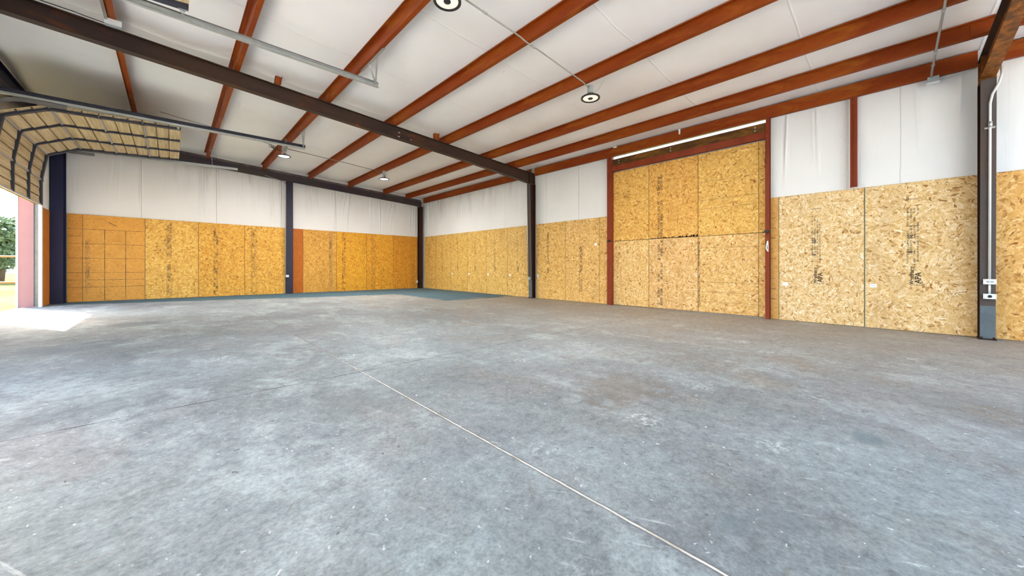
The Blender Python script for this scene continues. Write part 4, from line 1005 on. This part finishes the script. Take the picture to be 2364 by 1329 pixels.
# conduit down the back middle column, bent along the rafter
zr = zp(3.0, 15.33) - .30
pts = [(3.055, 15.325, .72), (3.055, 15.325, zr - .10)] + [(3.055 - .12 + .12 * math.cos(t), 15.325, zr - .10 + .12 * math.sin(t)) for t in (.3, .7, 1.1, 1.45)] + [(2.70, 15.325, zp(2.7, 15.33) - .245), (2.42, 15.325, zp(2.42, 15.33) - .19)]
conduit(pts, .010, 'pale conduit rising beside the middle back column and bending along the rafter', 'conduit')
def outlet(base, axis, w_, h_, dpt, label, cover='box_white', kind='duplex'):
    root = empty('outlet_box', base, label, 'outlet box', 'surface outlet boxes'); x, y, z = base
    def bx(a0, a1, z0, z1, d0, d1):
        return ((x - d1, y + a0, z + z0), (x - d0, y + a1, z + z1)) if axis == 'x' else ((x + a0, y - d1, z + z0), (x + a1, y - d0, z + z1))
    MB().box(*bx(-w_ / 2, w_ / 2, -h_ / 2, h_ / 2, 0, dpt)).build('box_body', 'box_grey', root)
    e = .004
    MB().box(*bx(-w_ / 2 - e, w_ / 2 + e, -h_ / 2 - e, h_ / 2 + e, dpt, dpt + .004)).build('cover_plate', cover, root)
    if kind == 'duplex':
        for s_ in (-1, 1): MB().box(*bx(s_ * w_ * .17 - w_ * .13, s_ * w_ * .17 + w_ * .13, -h_ * .22, h_ * .22, dpt + .004, dpt + .008)).build('socket', 'trim_grey', root)
    elif kind == 'round':
        c0 = Vector(bx(0, 0, 0, 0, dpt + .004, dpt + .004)[0]); c1 = Vector(bx(0, 0, 0, 0, dpt + .012, dpt + .012)[0])
        MB().tube([c0, c1], h_ * .30, 20).build('round_receptacle', 'black', root)
    for sa in (-1, 1):
        for sz in (-1, 1):
            MB().box(*bx(sa * (w_ / 2 - .008) - .005, sa * (w_ / 2 - .008) + .005, sz * (h_ / 2 - .008) - .005, sz * (h_ / 2 - .008) + .005, dpt + .004, dpt + .007)).build('cover_screw', 'galv', root)
    return root
outlet((8.536, -1.012, .812), 'x', .108, .066, .045, 'upper outlet box with a brownish socket on the near column', 'trim_white', 'duplex')
outlet((8.540, -1.012, .602), 'x', .108, .066, .045, 'lower outlet box with a round black receptacle on the near column', 'box_white', 'round')
xa = 8.51
pts = [(8.60, -1.125, 3.90), (8.53, -1.120, 3.77), (8.455, -1.085, 3.62), (8.455, -1.030, 3.48), (8.470, -1.012, 3.36), (8.519, -1.012, .85)]
cd = conduit(pts, .0135, 'white conduit bending down the near column to the outlet boxes', 'conduit_white', clamps=(((8.470, -1.012, 3.10), (8.4715, -1.012, 3.02)),))
MB().box((8.485, -1.06, 3.005), (8.492, -.965, 3.03)).build('strap', 'galv', cd)
conduit([(8.521, -1.012, .778), (8.524, -1.012, .636)], .012, 'short conduit stub between the two outlet boxes', 'conduit_white')
outlet((8.568, 8.15, .655), 'x', .085, .085, .045, 'blue-grey outlet box on the flange of the middle column', 'box_grey', 'plain')
pts = [(8.530, 8.192, .70), (8.500, 8.192, 2.0), (8.478, 8.192, 3.45), (8.478, 8.192, 3.60), (8.476, 8.192, 3.66)]
conduit(pts, .012, 'galvanised conduit running up the flange of the middle column', 'galv')
outlet((3.100, 15.333, .69), 'y', .085, .075, .04, 'white outlet box on the middle back column', 'box_white', 'duplex')
outlet((8.46, 15.465, .33), 'y', .05, .115, .04, 'narrow white outlet box low beside the far right corner column', 'box_white', 'plain')
# junction box at the end of the conduit on the purlin above the near left part of the rafter
x = -.62
b = empty('junction_box', (x, 7.86, zp(x, 7.86) - .06), 'white junction box on a purlin just above the left part of the middle rafter', 'junction box')
z = zp(x, 7.86) - .004
MB().box((x - .085, 7.80, z - .075), (x + .085, 7.90, z)).build('box_body', 'box_grey', b); MB().box((x - .085, 7.794, z - .078), (x + .088, 7.80, z + .002)).build('box_cover', 'box_white', b)
conduit([(x - .07, 7.79, z - .02), (x - .07, 6.2, zp(x, 6.2) - .02), (x - .07, 2.6, zp(x, 2.6) - .02)], .014, 'grey conduit under a purlin leading to the white junction box', 'conduit')
conduit([(x - .08, 7.86, z - .06), (x - .35, 7.98, zp(x - .35, 7.98) - .01), (-1.0, 8.06, zp(-1.0, 8.0) + .03), (-2.1, 8.06, zp(-2.1, 8.0) + .012)], .006, 'thin black cable lying along the top of the middle rafter', 'black', 'cable', 'cable')

# ------------------------------------------------------------------ small things on the boards
def paper(y, h, w_, hg, label, printed=False, name='paper_tag'):
    z = fl(XR, y) + h
    mb = MB(); mb.box((XR - .0035, y - w_ / 2, z - hg / 2), (XR - .0010, y + w_ / 2, z + hg / 2)); o = mb.build(name, 'white_tag', base=(XR - .003, y, z))
    tag(o, label, 'paper tag', 'white tags on the right wall boards')
    if printed:
        m_ = MB(); r = random.Random(int(h * 100))
        for k in range(7): m_.box((XR - .0042, y + w_ * (.28 - .09 * k), z - hg * .12), (XR - .0036, y + w_ * (.28 - .09 * k) + w_ * .05, z + hg * .14))
        m_.build('tag_print', M['tag_blue'], o)
M['tag_blue'] = plain('pale_blue_print', (.35, .50, .62), .7)
paper(.169, .73, .085, .062, 'white tag with pale blue print on the large sheet left of the near column', True)
paper(1.389, .715, .085, .068, 'white tag low on the large sheet right of the ticked strip')
paper(5.747, 1.68, .075, .075, 'small white square high beside the boarded doorway')
for yy, lab in ((7.963, 'small white tag just right of the middle column'), (9.321, 'small white tag on the far sheets, first left of the middle column'), (10.53, 'small white tag on the far sheets, second left of the middle column'),
                (11.739, 'small white tag on the far sheets, third left of the middle column'), (12.948, 'small white tag on the far sheets, closest to the far corner')):
    paper(yy, .738, .075, .075, lab)
mb = MB(); z = fl(XR, 1.66) + 1.47
mb.tube([(8.655, 1.655, z + .10), (8.650, 1.672, z + .02), (8.650, 1.680, z - .05), (8.650, 1.655, z - .10), (8.650, 1.640, z - .11)], .010, 6); mb.tube([(8.655, 1.655, z + .10), (8.650, 1.648, z + .0), (8.650, 1.650, z - .085)], .008, 6)
tag(mb.build('cord_loop', 'white_tag', base=(8.65, 1.66, z)), 'loop of white cord hanging on the right red post', 'cord')
def flap(y, label, w_, h_, tilt):
    x = 8.64; z = zp(x, y) + .17
    mb = MB(); mb.hexa([(x, y - w_ / 2 + tilt, z - h_), (x + .003, y - w_ / 2 + tilt, z - h_), (x + .003, y + tilt + w_ * .1, z - h_), (x, y + tilt + w_ * .1, z - h_), (x + .02, y - w_ / 2, z), (x + .023, y - w_ / 2, z), (x + .023, y + w_ / 2, z), (x + .02, y + w_ / 2, z)])
    tag(mb.build('insulation_scrap', 'white_tag', base=(x, y, z - h_)), label, 'scrap', 'torn insulation scraps')
flap(3.379, 'torn white strip of lining hanging over the eave strut above the doorway', .05, .13, .0)
flap(5.10, 'small white torn corner of lining near the left end of the doorway header', .14, .05, -.04)

# ------------------------------------------------------------------ outside
mb = MB(); mb.box((-120, -60, -.30), (120, 150, -.16)); g = mb.build('ground', 'grass'); g['kind'] = 'structure'
mb = MB(); mb.box((-14, -30, -.158), (16, Y0 - .02, -.06)); mb.box((-14, Y0 - .02, -.158), (-2.68, 9.2, -.06)); struct(mb.build('bounce_slab', 'bounce_concrete'))  # unseen slabs added to bounce sunlight into the room and onto the ceiling
fe = empty('pipe_fence', (-6, 31, -.16), 'two-rail brown pipe fence across the grass outside the open door', 'fence')
for zr_, nm in ((1.56, 'top_rail'), (.24, 'lower_rail')):
    MB().tube([(-22, 30.0, zr_), (6, 31.5, zr_)], .05, 8).build(nm, 'brown_rail', fe)
for k in range(6):
    xx = -21 + 5.2 * k; yy = 30 + (xx + 22) / 28 * 1.5
    MB().tube([(xx, yy, -.16), (xx, yy, 1.68)], .055, 8).build('fence_post', 'brown_rail', fe)
def tree(x, y, h, r, label, seed):
    rr = random.Random(seed); root = empty('tree', (x, y, -.16), label, 'tree', 'trees outside the open door')
    MB().tube([(x, y, -.16), (x + .1, y, h * .35), (x - .1, y + .1, h * .7)], .16, 8).build('trunk', 'bark', root)
    mb = MB(); cl = [(rr.gauss(0, r * .5), rr.gauss(0, r * .5), rr.uniform(.30, .95) * h, rr.uniform(.35, .6) * r) for _ in range(16)]
    for cx_, cy_, cz_, cr in cl:
        for _ in range(420):
            u = Vector((rr.gauss(0, 1), rr.gauss(0, 1), rr.gauss(0, .8))).normalized() * cr * rr.uniform(.6, 1.0)
            c = Vector((x + cx_, y + cy_, cz_)) + u; a = Vector((rr.gauss(0, 1), rr.gauss(0, 1), rr.gauss(0, 1))).normalized(); b_ = a.orthogonal().normalized(); s_ = rr.uniform(.10, .20)
            k = len(mb.v); mb.v += [c - a * s_, c + b_ * s_ * .6, c + a * s_, c - b_ * s_ * .6]; mb.f.append((k, k + 1, k + 2, k + 3)); mb.smooth.append(False)
    mb.build('crown', 'leaf', root)
for i, (x, y, h, r, lab) in enumerate(((-8.9, 44, 4.6, 1.9, 'leafy green tree seen through the open door behind the fence'), (-12.4, 53, 5.6, 2.0, 'smaller-looking tree behind the green one at the picture edge'))):
    tree(x, y, h, r, lab, 90 + i)
fw_ = empty('low_building', (-18, 112, -.16), 'long low pale building far across the grass', 'building')
MB().box((-42, 110, -.16), (2, 116, 1.75)).build('wall', 'far_wall', fw_); MB().hexa([(-42.3, 109.7, 1.75), (2.3, 109.7, 1.75), (2.3, 116.3, 1.75), (-42.3, 116.3, 1.75), (-42, 112.5, 2.4), (2, 112.5, 2.4), (2, 113.5, 2.4), (-42, 113.5, 2.4)]).build('roof', 'trim_grey', fw_)

# ------------------------------------------------------------------ daylight
sun = bpy.data.lights.new('sun', 'SUN'); sun.energy = 9.0; sun.angle = math.radians(.55); sun.color = (1.0, .95, .88)
so = bpy.data.objects.new('sun', sun); COL.objects.link(so); so.location = (-10, 20, 15)
dirv = Vector((1.15, -2.17, -2.50)).normalized(); so.rotation_euler = dirv.to_track_quat('-Z', 'Y').to_euler()
wd = bpy.data.worlds.new('sky'); scene.world = wd; wd.use_nodes = True
nt = wd.node_tree; nt.nodes.clear()
sk = nt.nodes.new('ShaderNodeTexSky'); sk.sky_type = 'NISHITA'; sk.sun_disc = False; sk.sun_elevation = math.radians(45); sk.sun_rotation = math.atan2(-1.15, 2.17)
sk.air_density = 1.0; sk.dust_density = 2.5; sk.ozone_density = 1.0
bgd = nt.nodes.new('ShaderNodeBackground'); bgd.inputs[1].default_value = 0.42
wo = nt.nodes.new('ShaderNodeOutputWorld')
tint = nt.nodes.new('ShaderNodeMix'); tint.data_type = 'RGBA'; tint.blend_type = 'MULTIPLY'; tint.inputs[0].default_value = 1.0; tint.inputs[7].default_value = (1.07, 1.0, .90, 1)
nt.links.new(sk.outputs[0], tint.inputs[6]); nt.links.new(tint.outputs[2], bgd.inputs[0]); nt.links.new(bgd.outputs[0], wo.inputs[0])

# ------------------------------------------------------------------ camera
cam = bpy.data.cameras.new('camera'); co = bpy.data.objects.new('camera', cam); COL.objects.link(co)
co.location = (0, 0, EYE); co.rotation_euler = (math.pi / 2, 0, -YAW)
cam.sensor_width = 36; cam.lens = 36 * FPX / 2364; cam.shift_y = -(664.5 - HORIZON) / 2364; cam.clip_end = 500; cam.clip_start = .02
scene.camera = co
vs = scene.view_settings; vs.view_transform = 'Standard'; vs.look = 'None'; vs.gamma = 1.0; vs.exposure = 2.0; vs.use_curve_mapping = False
cy = scene.cycles; cy.use_denoising = True; cy.max_bounces = 6; cy.diffuse_bounces = 4; cy.glossy_bounces = 2; cy.transmission_bounces = 2; cy.use_adaptive_sampling = True; cy.adaptive_threshold = .15; cy.adaptive_min_samples = 16; cy.sample_clamp_indirect = 12
